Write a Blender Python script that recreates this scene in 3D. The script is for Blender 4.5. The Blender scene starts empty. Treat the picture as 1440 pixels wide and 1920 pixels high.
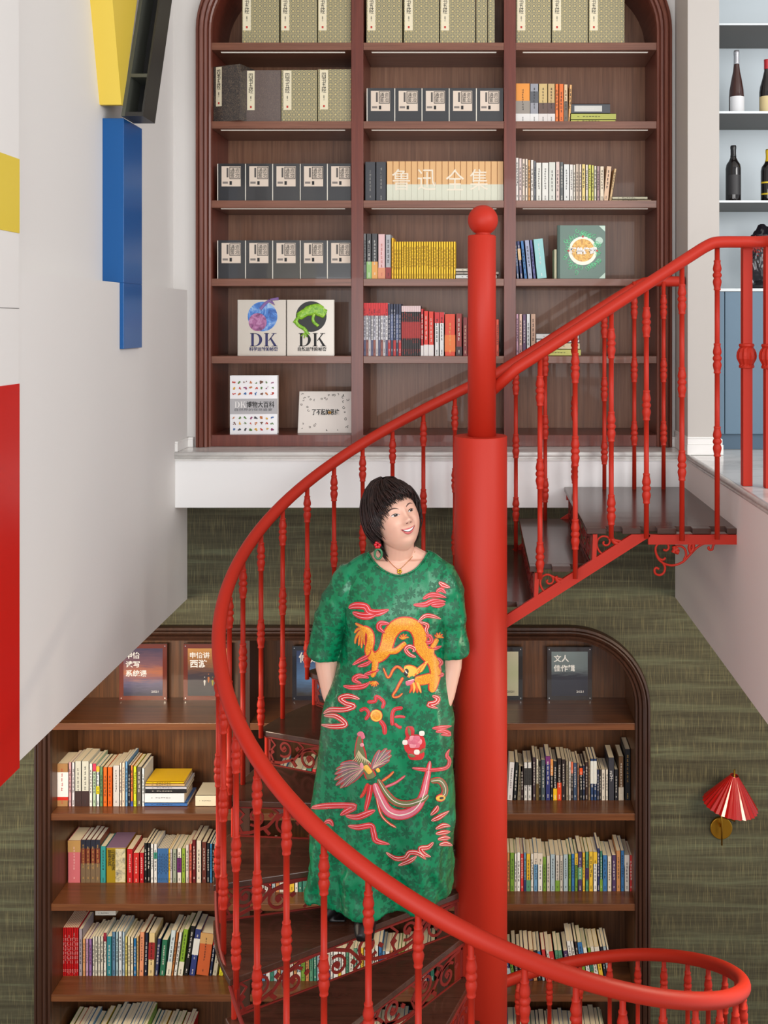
import bpy, bmesh, math, random
import numpy as np
from mathutils import Vector, Matrix, Euler
from mathutils.bvhtree import BVHTree
R_ = math.radians
random.seed(7)
SC = bpy.context.scene
COL = SC.collection
# ------------------------------------------------------------------ camera, world, lights, exposure
F = 1851.0            # focal length in pixels
CU, CV = 889.0, 603.0  # principal point
K = 5.0 / F           # metres per unit at the back wall
CAMZ = 4.10
cam_d = bpy.data.cameras.new('camera'); cam = bpy.data.objects.new('camera', cam_d); COL.objects.link(cam)
cam.location = (0, 0, CAMZ); cam.rotation_euler = (R_(90), 0, 0)
cam_d.sensor_fit = 'AUTO'; cam_d.sensor_width = 36.0; cam_d.lens = 36.0 * F / 1920.0
cam_d.shift_x = (720 - CU) / 1920.0; cam_d.shift_y = -(960 - CV) / 1920.0
cam_d.clip_start = 0.05
SC.camera = cam
w = bpy.data.worlds.new('world'); SC.world = w; w.use_nodes = True
w.node_tree.nodes['Background'].inputs[0].default_value = (0.93, 0.96, 1.0, 1)
w.node_tree.nodes['Background'].inputs[1].default_value = 0.72
def area(name, loc, target, size, power, col=(1, 1, 1), sy=None):
    l = bpy.data.lights.new(name, 'AREA'); l.energy = power; l.color = col; l.shape = 'RECTANGLE'
    l.size = size; l.size_y = sy or size
    o = bpy.data.objects.new(name, l); COL.objects.link(o); o.location = loc
    d = Vector(target) - Vector(loc); o.rotation_euler = d.to_track_quat('-Z', 'Y').to_euler()
    return o
area('added_light_right', (4.6, 0.4, 5.6), (-1.4, 3.2, 2.9), 2.6, 150, (1.0, 0.985, 0.96), 2.2)  # added area light, no real window: brightens the left wall from the right
area('added_light_front', (1.7, -2.2, 4.6), (-0.2, 4.6, 2.6), 3.0, 125, (1.0, 0.98, 0.95), 2.6)  # added area light behind the camera as a broad frontal fill
area('added_light_left', (-1.1, -1.2, 3.6), (1.4, 4.4, 2.4), 2.4, 80, (0.98, 0.99, 1.0), 2.0)  # added area light behind the camera, lifts the right wall
area('lower_ceiling_light_left', (-1.95, 3.6, 2.62), (-1.6, 4.9, 1.2), 0.9, 42, (1.0, 0.84, 0.62), 0.4)
area('lower_ceiling_light_right', (1.45, 3.4, 2.62), (0.5, 4.95, 1.0), 0.7, 30, (1.0, 0.84, 0.62), 0.4)
SC.view_settings.view_transform = 'Standard'; SC.view_settings.look = 'None'
SC.view_settings.exposure = 0.0; SC.view_settings.gamma = 1.0; SC.view_settings.use_curve_mapping = False

# ------------------------------------------------------------------ helpers
def W(X, Y, Z):
    """plan units: X, Z in back-wall pixels from the optical axis, Y as a fraction of the wall distance"""
    return Vector((X * K, Y * 5.0, CAMZ + Z * K))
def P(u, v, Y):
    return Vector(((u - CU) * Y * K, Y * 5.0, CAMZ - (v - CV) * Y * K))
def lin(c):
    r = []
    for x in c[:3]:
        x = x / 255.0
        r.append(x / 12.92 if x <= 0.04045 else ((x + 0.055) / 1.055) ** 2.4)
    return (r[0], r[1], r[2], 1.0)
MC = {}
def paint(rgb, rough=0.5, metal=0.0, key=None, coat=0.0, noise=0.0, spec=None, sheen=0.0):
    k = (tuple(rgb), rough, metal, coat, noise, spec, sheen)
    if k in MC: return MC[k]
    m = bpy.data.materials.new('paint'); m.use_nodes = True
    nt = m.node_tree; b = nt.nodes['Principled BSDF']
    b.inputs['Base Color'].default_value = lin(rgb); b.inputs['Roughness'].default_value = rough
    b.inputs['Metallic'].default_value = metal; b.inputs['Coat Weight'].default_value = coat
    if spec is not None: b.inputs['Specular IOR Level'].default_value = spec
    if sheen: b.inputs['Sheen Weight'].default_value = sheen
    if noise:
        tc = nt.nodes.new('ShaderNodeTexCoord'); n = nt.nodes.new('ShaderNodeTexNoise'); n.inputs['Scale'].default_value = 160
        nt.links.new(tc.outputs['Object'], n.inputs['Vector'])
        bp = nt.nodes.new('ShaderNodeBump'); bp.inputs['Strength'].default_value = noise; bp.inputs['Distance'].default_value = 0.002
        nt.links.new(n.outputs['Fac'], bp.inputs['Height']); nt.links.new(bp.outputs['Normal'], b.inputs['Normal'])
    MC[k] = m
    return m
class NT:
    """tiny node helper"""
    def __init__(s, name, rough=0.5):
        s.m = bpy.data.materials.new(name); s.m.use_nodes = True; s.nt = s.m.node_tree
        s.b = s.nt.nodes['Principled BSDF']; s.b.inputs['Roughness'].default_value = rough
        s.tc = s.nt.nodes.new('ShaderNodeTexCoord')
    def n(s, t, **kw):
        x = s.nt.nodes.new(t)
        for k, v in kw.items():
            if k.startswith('_'): setattr(x, k[1:], v)
            else: x.inputs[k.replace('__', ' ')].default_value = v
        return x
    def l(s, a, b): s.nt.links.new(a, b)
    def mapped(s, scale, coord='Object', rot=(0, 0, 0), loc=(0, 0, 0)):
        mp = s.nt.nodes.new('ShaderNodeMapping'); mp.inputs['Scale'].default_value = scale; mp.inputs['Rotation'].default_value = rot
        mp.inputs['Location'].default_value = loc
        s.l(s.tc.outputs[coord], mp.inputs['Vector']); return mp.outputs['Vector']
    def noise(s, vec, scale=5, detail=4, rough=.5, dist=0):
        x = s.nt.nodes.new('ShaderNodeTexNoise'); x.inputs['Scale'].default_value = scale; x.inputs['Detail'].default_value = detail
        x.inputs['Roughness'].default_value = rough; x.inputs['Distortion'].default_value = dist; s.l(vec, x.inputs['Vector']); return x.outputs['Fac']
    def ramp(s, fac, stops, interp='LINEAR'):
        x = s.nt.nodes.new('ShaderNodeValToRGB'); x.color_ramp.interpolation = interp
        e = x.color_ramp.elements
        while len(e) < len(stops): e.new(0.5)
        for i, (p, c) in enumerate(stops): e[i].position = p; e[i].color = lin(c)
        s.l(fac, x.inputs['Fac']); return x.outputs['Color']
    def mix(s, fac, a, b, bt='MIX'):
        x = s.nt.nodes.new('ShaderNodeMix'); x.data_type = 'RGBA'; x.blend_type = bt
        for i, v in ((0, fac), (6, a), (7, b)):
            if isinstance(v, (int, float)): x.inputs[i].default_value = v
            elif isinstance(v, tuple): x.inputs[i].default_value = lin(v)
            else: s.l(v, x.inputs[i])
        return x.outputs[2]
    def math(s, op, a, b=0.0, c=None):
        x = s.nt.nodes.new('ShaderNodeMath'); x.operation = op
        for i, v in enumerate((a, b) if c is None else (a, b, c)):
            if isinstance(v, (int, float)): x.inputs[i].default_value = v
            else: s.l(v, x.inputs[i])
        return x.outputs[0]
    def bump(s, h, strength=.3, dist=.002):
        x = s.nt.nodes.new('ShaderNodeBump'); x.inputs['Strength'].default_value = strength; x.inputs['Distance'].default_value = dist
        s.l(h, x.inputs['Height']); s.l(x.outputs['Normal'], s.b.inputs['Normal'])
    def out(s, col): s.l(col, s.b.inputs['Base Color']); return s.m
def wood(name, dark, mid, light, vert=True, rough=0.35, scale=1.0):
    t = NT(name, rough)
    sc = (38 * scale, 38 * scale, 1.6) if vert else (1.6, 38 * scale, 38 * scale)
    f = t.noise(t.mapped(sc), 1.0, 5, .6, .4)
    sc2 = (150, 150, 5) if vert else (5, 150, 150)
    g = t.noise(t.mapped(sc2), 1.0, 3, .6)
    c = t.ramp(f, [(.3, dark), (.5, mid), (.72, light)])
    c = t.mix(.35, c, t.ramp(g, [(.3, dark), (.7, light)]))
    t.b.inputs['Coat Weight'].default_value = .15
    return t.out(c)
def grasscloth(name, a, b, c, thread):
    t = NT(name, 0.85)
    f = t.noise(t.mapped((1.0, 1, 26)), 1.3, 6, .65, .6)
    h = t.noise(t.mapped((5, 5, 240)), 1.0, 2, .5)
    v = t.noise(t.mapped((420, 420, 8)), 1.0, 2, .5)
    col = t.ramp(f, [(.3, a), (.5, b), (.7, c)])
    col = t.mix(t.math('MULTIPLY', h, .55), col, a)
    m = t.ramp(v, [(.56, (0, 0, 0)), (.66, (255, 255, 255))])
    sep = t.nt.nodes.new('ShaderNodeRGBToBW'); t.l(m, sep.inputs[0])
    col = t.mix(t.math('MULTIPLY', sep.outputs[0], .42), col, thread)
    t.bump(t.math('ADD', h, v), .5, .002)
    return t.out(col)
M = {}
M['wall'] = paint((222, 219, 216), .75, noise=.05)
M['ledge'] = paint((240, 240, 240), .5)
M['wallR'] = paint((224, 218, 214), .7)
M['marble'] = None
t = NT('marble', .18); M['marble'] = t.out(t.ramp(t.noise(t.mapped((1.5, 3, 2)), 1.6, 8, .65, 1.5), [(.35, (205, 203, 200)), (.55, (232, 230, 226)), (.8, (238, 237, 233))]))
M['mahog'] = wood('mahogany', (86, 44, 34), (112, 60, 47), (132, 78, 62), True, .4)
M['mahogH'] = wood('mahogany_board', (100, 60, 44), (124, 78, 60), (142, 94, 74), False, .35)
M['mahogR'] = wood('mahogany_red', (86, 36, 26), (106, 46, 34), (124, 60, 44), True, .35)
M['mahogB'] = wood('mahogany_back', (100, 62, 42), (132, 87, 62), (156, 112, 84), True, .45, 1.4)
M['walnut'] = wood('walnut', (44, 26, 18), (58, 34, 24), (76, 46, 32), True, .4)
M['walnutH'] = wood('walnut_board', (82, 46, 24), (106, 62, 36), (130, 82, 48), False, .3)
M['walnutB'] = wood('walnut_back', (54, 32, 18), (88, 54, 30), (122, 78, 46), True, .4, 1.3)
M['grass'] = grasscloth('grasscloth', (54, 50, 35), (78, 76, 57), (104, 110, 85), (150, 142, 100))
M['red'] = paint((180, 40, 22), .5, noise=.04, spec=.3)
M['red_shaded'] = paint((120, 34, 28), .5, spec=.3)  # darker copy of the red: shade under the treads put into the colour
M['tread'] = wood('tread_wood', (54, 32, 24), (70, 42, 32), (84, 54, 42), False, .22)
M['page'] = paint((252, 236, 204), .8)
M['pagew'] = paint((246, 240, 226), .8)
M['black'] = paint((30, 28, 28), .4)
M['brass'] = paint((190, 145, 50), .28, 1.0)
M['white'] = paint((235, 233, 230), .4)
M['ink'] = paint((28, 26, 26), .6)

def link(o, parent=None):
    COL.objects.link(o)
    if parent is not None: o.parent = parent
    return o
def mesh_from(name, verts, faces, mat=None, parent=None, smooth=False, mats=None, mi=None, loc=None):
    me = bpy.data.meshes.new(name); me.from_pydata([tuple(v) for v in verts], [], faces); me.update()
    for m in (mats or ([mat] if mat else [])): me.materials.append(m)
    if mi is not None: me.polygons.foreach_set('material_index', mi)
    if smooth: me.polygons.foreach_set('use_smooth', [True] * len(me.polygons))
    o = bpy.data.objects.new(name, me); link(o, parent)
    if loc is not None: o.location = loc
    return o
class MB:
    def __init__(s): s.v = []; s.f = []; s.m = []
    def add(s, vs, fs, mi=0):
        b = len(s.v); s.v += [tuple(x) for x in vs]; s.f += [tuple(b + i for i in f) for f in fs]; s.m += [mi] * len(fs); return s
    def box(s, lo, hi, mi=0):
        x0, y0, z0 = lo; x1, y1, z1 = hi
        vs = [(x0, y0, z0), (x1, y0, z0), (x1, y1, z0), (x0, y1, z0), (x0, y0, z1), (x1, y0, z1), (x1, y1, z1), (x0, y1, z1)]
        return s.add(vs, [(0, 3, 2, 1), (4, 5, 6, 7), (0, 1, 5, 4), (1, 2, 6, 5), (2, 3, 7, 6), (3, 0, 4, 7)], mi)
    def pbox(s, X0, X1, Y0, Y1, Z0, Z1, mi=0):
        a = W(min(X0, X1), min(Y0, Y1), min(Z0, Z1)); b = W(max(X0, X1), max(Y0, Y1), max(Z0, Z1)); return s.box(a, b, mi)
    def tube(s, pts, r, n=10, mi=0, cap=True, closed=False):
        pts = [Vector(p) for p in pts]; N = len(pts)
        rr = r if isinstance(r, (list, tuple)) else [r] * N
        b = len(s.v); up = None
        for i, p in enumerate(pts):
            if closed: t = pts[(i + 1) % N] - pts[i - 1]
            else: t = pts[min(i + 1, N - 1)] - pts[max(i - 1, 0)]
            t.normalize()
            if up is None:
                up = Vector((0, 0, 1)) if abs(t.z) < .9 else Vector((1, 0, 0))
            a = (up - t * up.dot(t))
            if a.length < 1e-6: a = t.orthogonal()
            a.normalize(); up = a; c = t.cross(a)
            for k in range(n):
                an = 2 * math.pi * k / n; s.v.append(tuple(p + (a * math.cos(an) + c * math.sin(an)) * rr[i]))
        for i in range(N if closed else N - 1):
            j = (i + 1) % N
            for k in range(n):
                k2 = (k + 1) % n; s.f.append((b + i * n + k, b + i * n + k2, b + j * n + k2, b + j * n + k)); s.m.append(mi)
        if cap and not closed:
            s.f.append(tuple(b + k for k in range(n))[::-1]); s.m.append(mi)
            s.f.append(tuple(b + (N - 1) * n + k for k in range(n))); s.m.append(mi)
        return s
    def lathe(s, prof, n=24, c=(0, 0, 0), mi=0, mod=None):
        b = len(s.v); c = Vector(c)
        for (r, z) in prof:
            for k in range(n):
                a = 2 * math.pi * k / n; q = r * (mod(a, z) if mod else 1)
                s.v.append((c.x + q * math.cos(a), c.y + q * math.sin(a), c.z + z))
        for i in range(len(prof) - 1):
            for k in range(n):
                k2 = (k + 1) % n; s.f.append((b + i * n + k, b + i * n + k2, b + (i + 1) * n + k2, b + (i + 1) * n + k)); s.m.append(mi)
        s.f.append(tuple(b + k for k in range(n))[::-1]); s.m.append(mi)
        s.f.append(tuple(b + (len(prof) - 1) * n + k for k in range(n))); s.m.append(mi)
        return s
    def prism(s, pts2, y0, y1, mi=0):
        """pts2: (x,z) polygon extruded in y"""
        n = len(pts2); vs = [(x, y0, z) for x, z in pts2] + [(x, y1, z) for x, z in pts2]
        fs = [tuple(range(n)), tuple(range(2 * n - 1, n - 1, -1))] + [(i, i + n, (i + 1) % n + n, (i + 1) % n) for i in range(n)]
        return s.add(vs, fs, mi)
    def build(s, name, mat, parent=None, smooth=False, loc=None, bevel=0.0):
        mats = mat if isinstance(mat, list) else [mat]
        v = s.v
        o = mesh_from(name, v, s.f, None, parent, smooth, mats, s.m, loc)
        bm = bmesh.new(); bm.from_mesh(o.data); bmesh.ops.recalc_face_normals(bm, faces=bm.faces); bm.to_mesh(o.data); bm.free()
        if bevel:
            md = o.modifiers.new('bevel', 'BEVEL'); md.width = bevel; md.segments = 2; md.limit_method = 'ANGLE'
        return o
def spline(pts, n=8):
    pts = [Vector(p) for p in pts]; out = []
    for i in range(len(pts) - 1):
        p0 = pts[max(i - 1, 0)]; p1 = pts[i]; p2 = pts[i + 1]; p3 = pts[min(i + 2, len(pts) - 1)]
        for k in range(n):
            t = k / n
            out.append(0.5 * ((2 * p1) + (-p0 + p2) * t + (2 * p0 - 5 * p1 + 4 * p2 - p3) * t * t + (-p0 + 3 * p1 - 3 * p2 + p3) * t ** 3))
    out.append(pts[-1]); return out
LABELS = set()
def tag(o, label, cat, group=None, kind=None):
    o['label'] = label; o['category'] = cat
    if group: o['group'] = group
    if kind: o['kind'] = kind
    LABELS.add(label); return o
def struct(o): o['kind'] = 'structure'; return o
def empty(name, loc, label, cat, group=None):
    o = bpy.data.objects.new(name, None); COL.objects.link(o); o.location = loc; o.empty_display_size = .05
    return tag(o, label, cat, group)
def adopt(root):
    """children were built in world space: make them local to the root"""
    for c in root.children:
        c.matrix_parent_inverse = Matrix.Translation(-Vector(root.location)); 
TX = {}
def text_mesh(txt, size, extrude=0.0, bold=0.0, spacing=1.0, line=1.0):
    k = (txt, size, extrude, bold, spacing, line)
    if k in TX: return TX[k]
    cu = bpy.data.curves.new('t', 'FONT'); cu.body = txt; cu.size = size; cu.extrude = extrude; cu.offset = bold
    cu.space_character = spacing; cu.space_line = line; cu.resolution_u = 2
    cu.align_x = 'CENTER'; cu.align_y = 'CENTER'
    o = bpy.data.objects.new('t', cu); COL.objects.link(o)
    dg = bpy.context.evaluated_depsgraph_get(); me = bpy.data.meshes.new_from_object(o.evaluated_get(dg)); me.name = 'lettering'
    bpy.data.objects.remove(o); bpy.data.curves.remove(cu)
    TX[k] = me; return me
def text(name, txt, size, loc, mat, parent=None, rot=(R_(90), 0, 0), extrude=.0006, bold=0.0, sx=1.0, spacing=1.0, line=1.0, fit=None):
    """fit=(w,h): scale the lettering to this box; text origin at its centre"""
    me = text_mesh(txt, size, extrude, bold, spacing, line)
    if len(me.materials) and me.materials[0] is not mat: me = me.copy(); me.materials.clear()
    if not len(me.materials): me.materials.append(mat)
    o = bpy.data.objects.new(name, me); link(o, parent); o.rotation_euler = rot
    xs = [v.co.x for v in me.vertices] or [0, 1]; ys = [v.co.y for v in me.vertices] or [0, 1]
    w0 = max(xs) - min(xs); h0 = max(ys) - min(ys); cx = (max(xs) + min(xs)) / 2; cy = (max(ys) + min(ys)) / 2
    s1 = s2 = 1.0
    if fit: s1 = fit[0] / w0; s2 = fit[1] / h0
    o.scale = (s1 * sx, s2, 1)
    off = Vector((cx * s1 * sx, cy * s2, 0)); off.rotate(Euler(rot)); o.location = Vector(loc) - off
    return o
# ------------------------------------------------------------------ structure
def arch_path(xl, xr, zb, zt, r, n=14):
    pts = [(xl, zb), (xl, zt - r)]
    for i in range(1, n + 1):
        a = math.pi - i / n * math.pi / 2; pts.append((xl + r + r * math.cos(a), zt - r + r * math.sin(a)))
    for i in range(0, n + 1):
        a = math.pi / 2 - i / n * math.pi / 2; pts.append((xr - r + r * math.cos(a), zt - r + r * math.sin(a)))
    pts.append((xr, zb)); return pts
def wall_with_arch(name, x0, x1, z0, z1, path, Y0, Y1, mat):
    mb = MB(); xl, xr = path[0][0], path[-1][0]
    mb.pbox(x0, xl, Y0, Y1, z0, z1); mb.pbox(xr, x1, Y0, Y1, z0, z1)
    for (a, b), (c, d) in zip(path[:-1], path[1:]):
        if abs(c - a) < 1e-6: continue
        vs = [W(a, Y0, b), W(c, Y0, d), W(c, Y0, z1), W(a, Y0, z1), W(a, Y1, b), W(c, Y1, d), W(c, Y1, z1), W(a, Y1, z1)]
        mb.add(vs, [(0, 1, 2, 3), (7, 6, 5, 4), (0, 4, 5, 1), (3, 2, 6, 7)])
    return struct(mb.build(name, mat))
FLOOR = -1518.0
up_path = arch_path(-520, 365, -234, 700, 155); lo_path = arch_path(-819, 326, FLOOR, -573, 150)
wall_with_arch('wall_back', -700, 377, -240, 1000, up_path, 1.0, 1.10, M['wall'])
wall_with_arch('wall_back_lower', -1300, 900, FLOOR, -335, lo_path, 1.0, 1.10, M['grass'])
def sbox(name, mat, *a, **k):
    return struct(MB().pbox(*a).build(name, mat, **k))
sbox('floor', paint((120, 96, 78), .4), -1400, 1000, -.3, 1.12, FLOOR - 20, FLOOR)
sbox('ceiling', M['white'], -1400, 1500, .2, 1.12, 1000, 1020)
# left side: recessed upper wall, thicker lower wall, and the panelled near part
mb = MB(); mb.pbox(-620, -564, .2, 1.0, 59, 1000); mb.pbox(-620, -538, .2, 1.0, -520, 59)
struct(mb.build('wall_left', M['wall']))
mb = MB(); mb.pbox(-563.9, -536.5, .2, .6285, 59, 1000); mb.pbox(-538, -536.5, .2, .6285, -520, 59); struct(mb.build('wall_left_panelled', M['wall']))
sbox('trim_1', paint((120, 118, 116), .6), -536.6, -536.1, .2, .6285, 15.2, 16.0)
sbox('ceiling_lower_left', M['white'], -1400, -560, .2, 1.0, -520, -500)
# right side: floor edge wall, upper floor, marble edge
sbox('wall_right', M['wallR'], 377, 420, .2, 1.0, -517, -244)
sbox('ceiling_lower_right', M['white'], 377.5, 1400, .2, 1.0, -516, -500)
sbox('floor_upper', M['marble'], 380, 1400, .2, 1.2, -262, -234.5)
mb = MB()
mb.tube([W(378, .2, -238), W(378, .96, -238)], 4.4 * K, 12); mb.tube([W(379, .2, -245), W(379, .96, -245)], 3.6 * K, 12)
struct(mb.build('trim_2', M['marble'], smooth=True))
# ledge under the upper bookcase
sbox('floor_ledge', M['marble'], -556, 379.5, .9585, 1.07, -250, -234.2)
mb = MB(); mb.pbox(-538, 379, .960, 1.0, -335, -250); struct(mb.build('wall_ledge', M['ledge']))
mb = MB(); mb.tube([W(-538, .9585, -238.3), W(379, .9585, -238.3)], 4.3 * K, 14); mb.tube([W(-538, .960, -245.5), W(379, .960, -245.5)], 3.4 * K, 12)
struct(mb.build('trim_3', M['marble'], smooth=True))
def base(name, X0, X1, Y0, Y1, z0, h, mat):
    mb = MB(); mb.pbox(X0, X1, Y0, Y1, z0, z0 + h * .8)
    dx = 1.4 if abs(X1 - X0) > 8 else .6
    mb.pbox(X0 + (0 if X1 - X0 > 8 else 0), X1, Y0 + .0008, Y1, z0 + h * .8, z0 + h)
    return struct(mb.build(name, mat, bevel=.0015))
base('baseboard_back', -536, -524, .994, 1.0, -234, 18, M['white'])
base('baseboard_left', -538, -533, .9585, 1.0, -234, 18, M['white'])
base('baseboard_right_back', 367, 376, .994, 1.0, -234, 19, M['white'])
# pilaster between bookcase and drinks niche
sbox('wall_pilaster', paint((188, 182, 176), .7), 376.5, 432, .940, 1.2, -234, 1000)
mb = MB()
mb.pbox(373.5, 437, .9345, .9995, -234, -216); mb.pbox(374.5, 436, .936, .9995, -216, -206); mb.pbox(375.3, 434, .938, .9995, -206, -203)
struct(mb.build('baseboard_pilaster', M['white'], bevel=.002))
# niche behind the upper floor railing
mb = MB(); mb.pbox(432, 800, 1.0586, 1.075, -60, 1000); mb.pbox(800, 820, .975, 1.075, -234, 1000)
struct(mb.build('wall_niche', paint((206, 216, 222), .35)))

# wall panels and wall ornaments on the left wall
def panel(name, label, rgb, z0, z1):
    return tag(MB().pbox(-536.4, -535.6, .2, .6287, z0, z1).build(name, paint(rgb, .35), bevel=.001), label, 'wall panel')
panel('wall_panel', 'flat yellow wall panel at the left edge above a white one', (222, 196, 72), 104, 191.5)
panel('wall_panel', 'tall glossy red wall panel at the lower left edge', (196, 26, 20), -526, -73)
blue = paint((0, 84, 150), .28)
mb = MB(); mb.pbox(-564, -531.5, .8092, .8537, 59, 308.7); mb.pbox(-537.9, -531.5, .8092, .8537, -41.5, 59)
tag(mb.build('wall_block', blue, bevel=.002), 'long upright blue block on the left wall beside the bookcase', 'wall art')
# yellow wedge: near/side outline in the wall plane, extruded away from the wall
def wallwedge(name, mat, x0, x1, poly):
    n = len(poly); vs = [W(x0, y, z) for y, z in poly] + [W(x1, y, z) for y, z in poly]
    fs = [tuple(range(n)), tuple(range(2 * n - 1, n - 1, -1))] + [(i, i + n, (i + 1) % n + n, (i + 1) % n) for i in range(n)]
    return mesh_from(name, vs, fs, mat)
yl = (232, 202, 78)
o = wallwedge('wall_wedge', paint(yl, .4), -564, -531, [(.8030, 326.5), (.8070, 326.5), (.8650, 640), (.760, 640)])
tag(o, 'yellow wedge on the left wall above the blue block', 'wall art')
bl = empty('wall_shelf', W(-515, .80, 309), 'slanted open black shelf box beside the yellow wedge on the left wall', 'shelf')
bk = paint((40, 40, 40), .45); bk2 = paint((78, 80, 72), .5)
def slant(x0, x1, d0, d1, z0, z1, name, mat):
    # slab leaning away from the camera as it rises
    s = .040 / 187.0; f = lambda z: .802 + (z - 309) * s
    vs = [W(x, f(z) + d, z) for z in (z0, z1) for x, d in ((x0, d0), (x1, d0), (x1, d1), (x0, d1))]
    return mesh_from(name, vs, [(0, 1, 2, 3), (7, 6, 5, 4), (0, 4, 5, 1), (1, 5, 6, 2), (2, 6, 7, 3), (3, 7, 4, 0)], mat, bl)
slant(-531, -525.5, 0, .030, 309, 640, 'side_panel', bk2); slant(-501, -498, 0, .030, 309, 640, 'side_panel', bk)
slant(-525.5, -501, .026, .030, 309, 640, 'back_panel', bk); slant(-525.5, -501, 0, .026, 309, 316, 'bottom_panel', bk)
o = slant(-525.5, -501, 0, .026, 374, 380, 'shelf', bk2)
adopt(bl)

# ------------------------------------------------------------------ bookcases
def sweep_frame(path, prof, mat, parent, name='moulding'):
    """prof: list of (outward offset, forward offset in Y units) ; path in X,Z"""
    n = len(path); vs = []; fs = []; m = len(prof)
    for i, (x, z) in enumerate(path):
        a = Vector(path[max(i - 1, 0)]); b = Vector(path[min(i + 1, n - 1)])
        if 0 < i < n - 1:
            t1 = (Vector(path[i]) - a).normalized(); t2 = (b - Vector(path[i])).normalized(); t = (t1 + t2).normalized()
        else: t = (b - a).normalized()
        nx, nz = -t.y, t.x
        for o, d in prof: vs.append(W(x + nx * o, d, z + nz * o))
    for i in range(n - 1):
        for k in range(m - 1): fs.append((i * m + k, i * m + k + 1, (i + 1) * m + k + 1, (i + 1) * m + k))
    return mesh_from(name, vs, fs, mat, parent)
RIB = [(-1, 1.001), (0, .9965), (3, .9955), (5, .9965), (6, .9935), (10, .9925), (11.5, .9945), (13, .9925), (17, .9905), (19, .991), (20.5, .993), (22, .991), (26, .992), (27.5, .995), (28, 1.002)]
DB = 1.0677
def bookcase(label, xl, xr, zb, zt, r, shelves, divs, mats, thick, base_h, lights=()):
    root = empty('bookcase', W((xl + xr) / 2, 1.03, zb), label, 'bookcase')
    path = arch_path(xl, xr, zb, zt, r)
    sweep_frame(path, RIB, mats['frame'], root)
    vs = [W(x, y, z) for x, z in path for y in (1.0, DB)]
    mesh_from('side_panel', vs, [(2 * i, 2 * i + 1, 2 * i + 3, 2 * i + 2) for i in range(len(path) - 1)], mats['side'], root)
    MB().pbox(xl - 20, xr + 20, DB, DB + .004, zb, zt + 10).build('back_panel', mats['back'], root)
    xs = [xl] + [d for ab in divs for d in ab] + [xr]
    for a, b in divs: MB().pbox(a, b, .9985, DB, zb, zt - 1).build('divider', mats['div'], root, bevel=.001)
    for i in range(0, len(xs), 2):
        for j, z in enumerate(shelves):
            MB().pbox(xs[i], xs[i + 1], .9990, DB, z - thick, z).build('shelf', mats['shelf'], root, bevel=.0015)
            if j in lights:
                lx0, lx1 = xs[i] + 14, xs[i + 1] - 14
                MB().pbox(lx0, lx1, 1.0065, 1.0095, z - thick - .5, z - thick + .2).build('light_strip', M['strip'], root)
        if base_h: MB().pbox(xs[i] - (22 if i else 0), xs[i + 1], .9988, DB, zb, zb + base_h).build('plinth', mats['plinth'], root, bevel=.0015)
    adopt(root); return root
m = bpy.data.materials.new('strip_light'); m.use_nodes = True; b = m.node_tree.nodes['Principled BSDF']
b.inputs['Base Color'].default_value = (.9, .88, .82, 1); b.inputs['Emission Color'].default_value = (1, .93, .8, 1); b.inputs['Emission Strength'].default_value = .35
M['strip'] = m
UX = lambda u: u - CU
shU = [603 - 80.4, 603 - 227.5, 603 - 376, 603 - 522.5, 603 - 667.5]
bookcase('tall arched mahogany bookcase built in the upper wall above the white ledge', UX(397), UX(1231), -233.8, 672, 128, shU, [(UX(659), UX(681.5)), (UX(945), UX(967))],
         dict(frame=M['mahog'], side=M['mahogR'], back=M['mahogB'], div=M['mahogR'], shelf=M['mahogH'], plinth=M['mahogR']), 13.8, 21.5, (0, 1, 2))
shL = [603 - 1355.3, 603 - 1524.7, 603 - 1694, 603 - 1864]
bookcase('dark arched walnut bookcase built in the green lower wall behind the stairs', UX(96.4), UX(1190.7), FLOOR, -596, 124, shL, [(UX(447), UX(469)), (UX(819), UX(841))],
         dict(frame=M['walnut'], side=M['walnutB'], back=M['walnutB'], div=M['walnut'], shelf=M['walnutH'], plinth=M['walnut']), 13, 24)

# ------------------------------------------------------------------ drinks niche
root = empty('drinks_cabinet', W(600, 1.0, -234), 'blue grey base cabinet under metal shelves behind the right railing', 'cabinet')
bg = paint((92, 118, 138), .45)
MB().pbox(432.5, 800, .9785, 1.058, -234, -206).build('kickboard', paint((74, 98, 118), .5), root)
mb = MB().pbox(432.5, 800, .976, 1.058, -206, 55).build('body', paint((60, 82, 98), .5), root)
for a, b_ in ((433, 456.5), (458, 560), (561.5, 665), (666.5, 799)): MB().pbox(a, b_, .973, .976, -205, 54.5).build('door', bg, root, bevel=.001)
MB().pbox(432.5, 800, .9725, 1.058, 55.2, 60.5).build('worktop', paint((214, 220, 222), .25), root)
dk = paint((92, 88, 84), .5)
for vt, vb in ((44.5, 47.5), (209, 213), (376, 380), (-120, -117)):
    MB().pbox(432.5, 800, .975, 1.058, (603 - vb) * .975, (603 - vt) * .975).build('shelf', [dk], root)
    MB().pbox(432.5, 800, .9735, .975, (603 - vb) * .975, (603 - vt) * .975).build('shelf_edge', paint((225, 232, 235), .3, 0), root)
MB().pbox(432.2, 433.6, .9735, 1.058, 60, 990).build('side_panel', paint((190, 198, 202), .35), root)
adopt(root)
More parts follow.
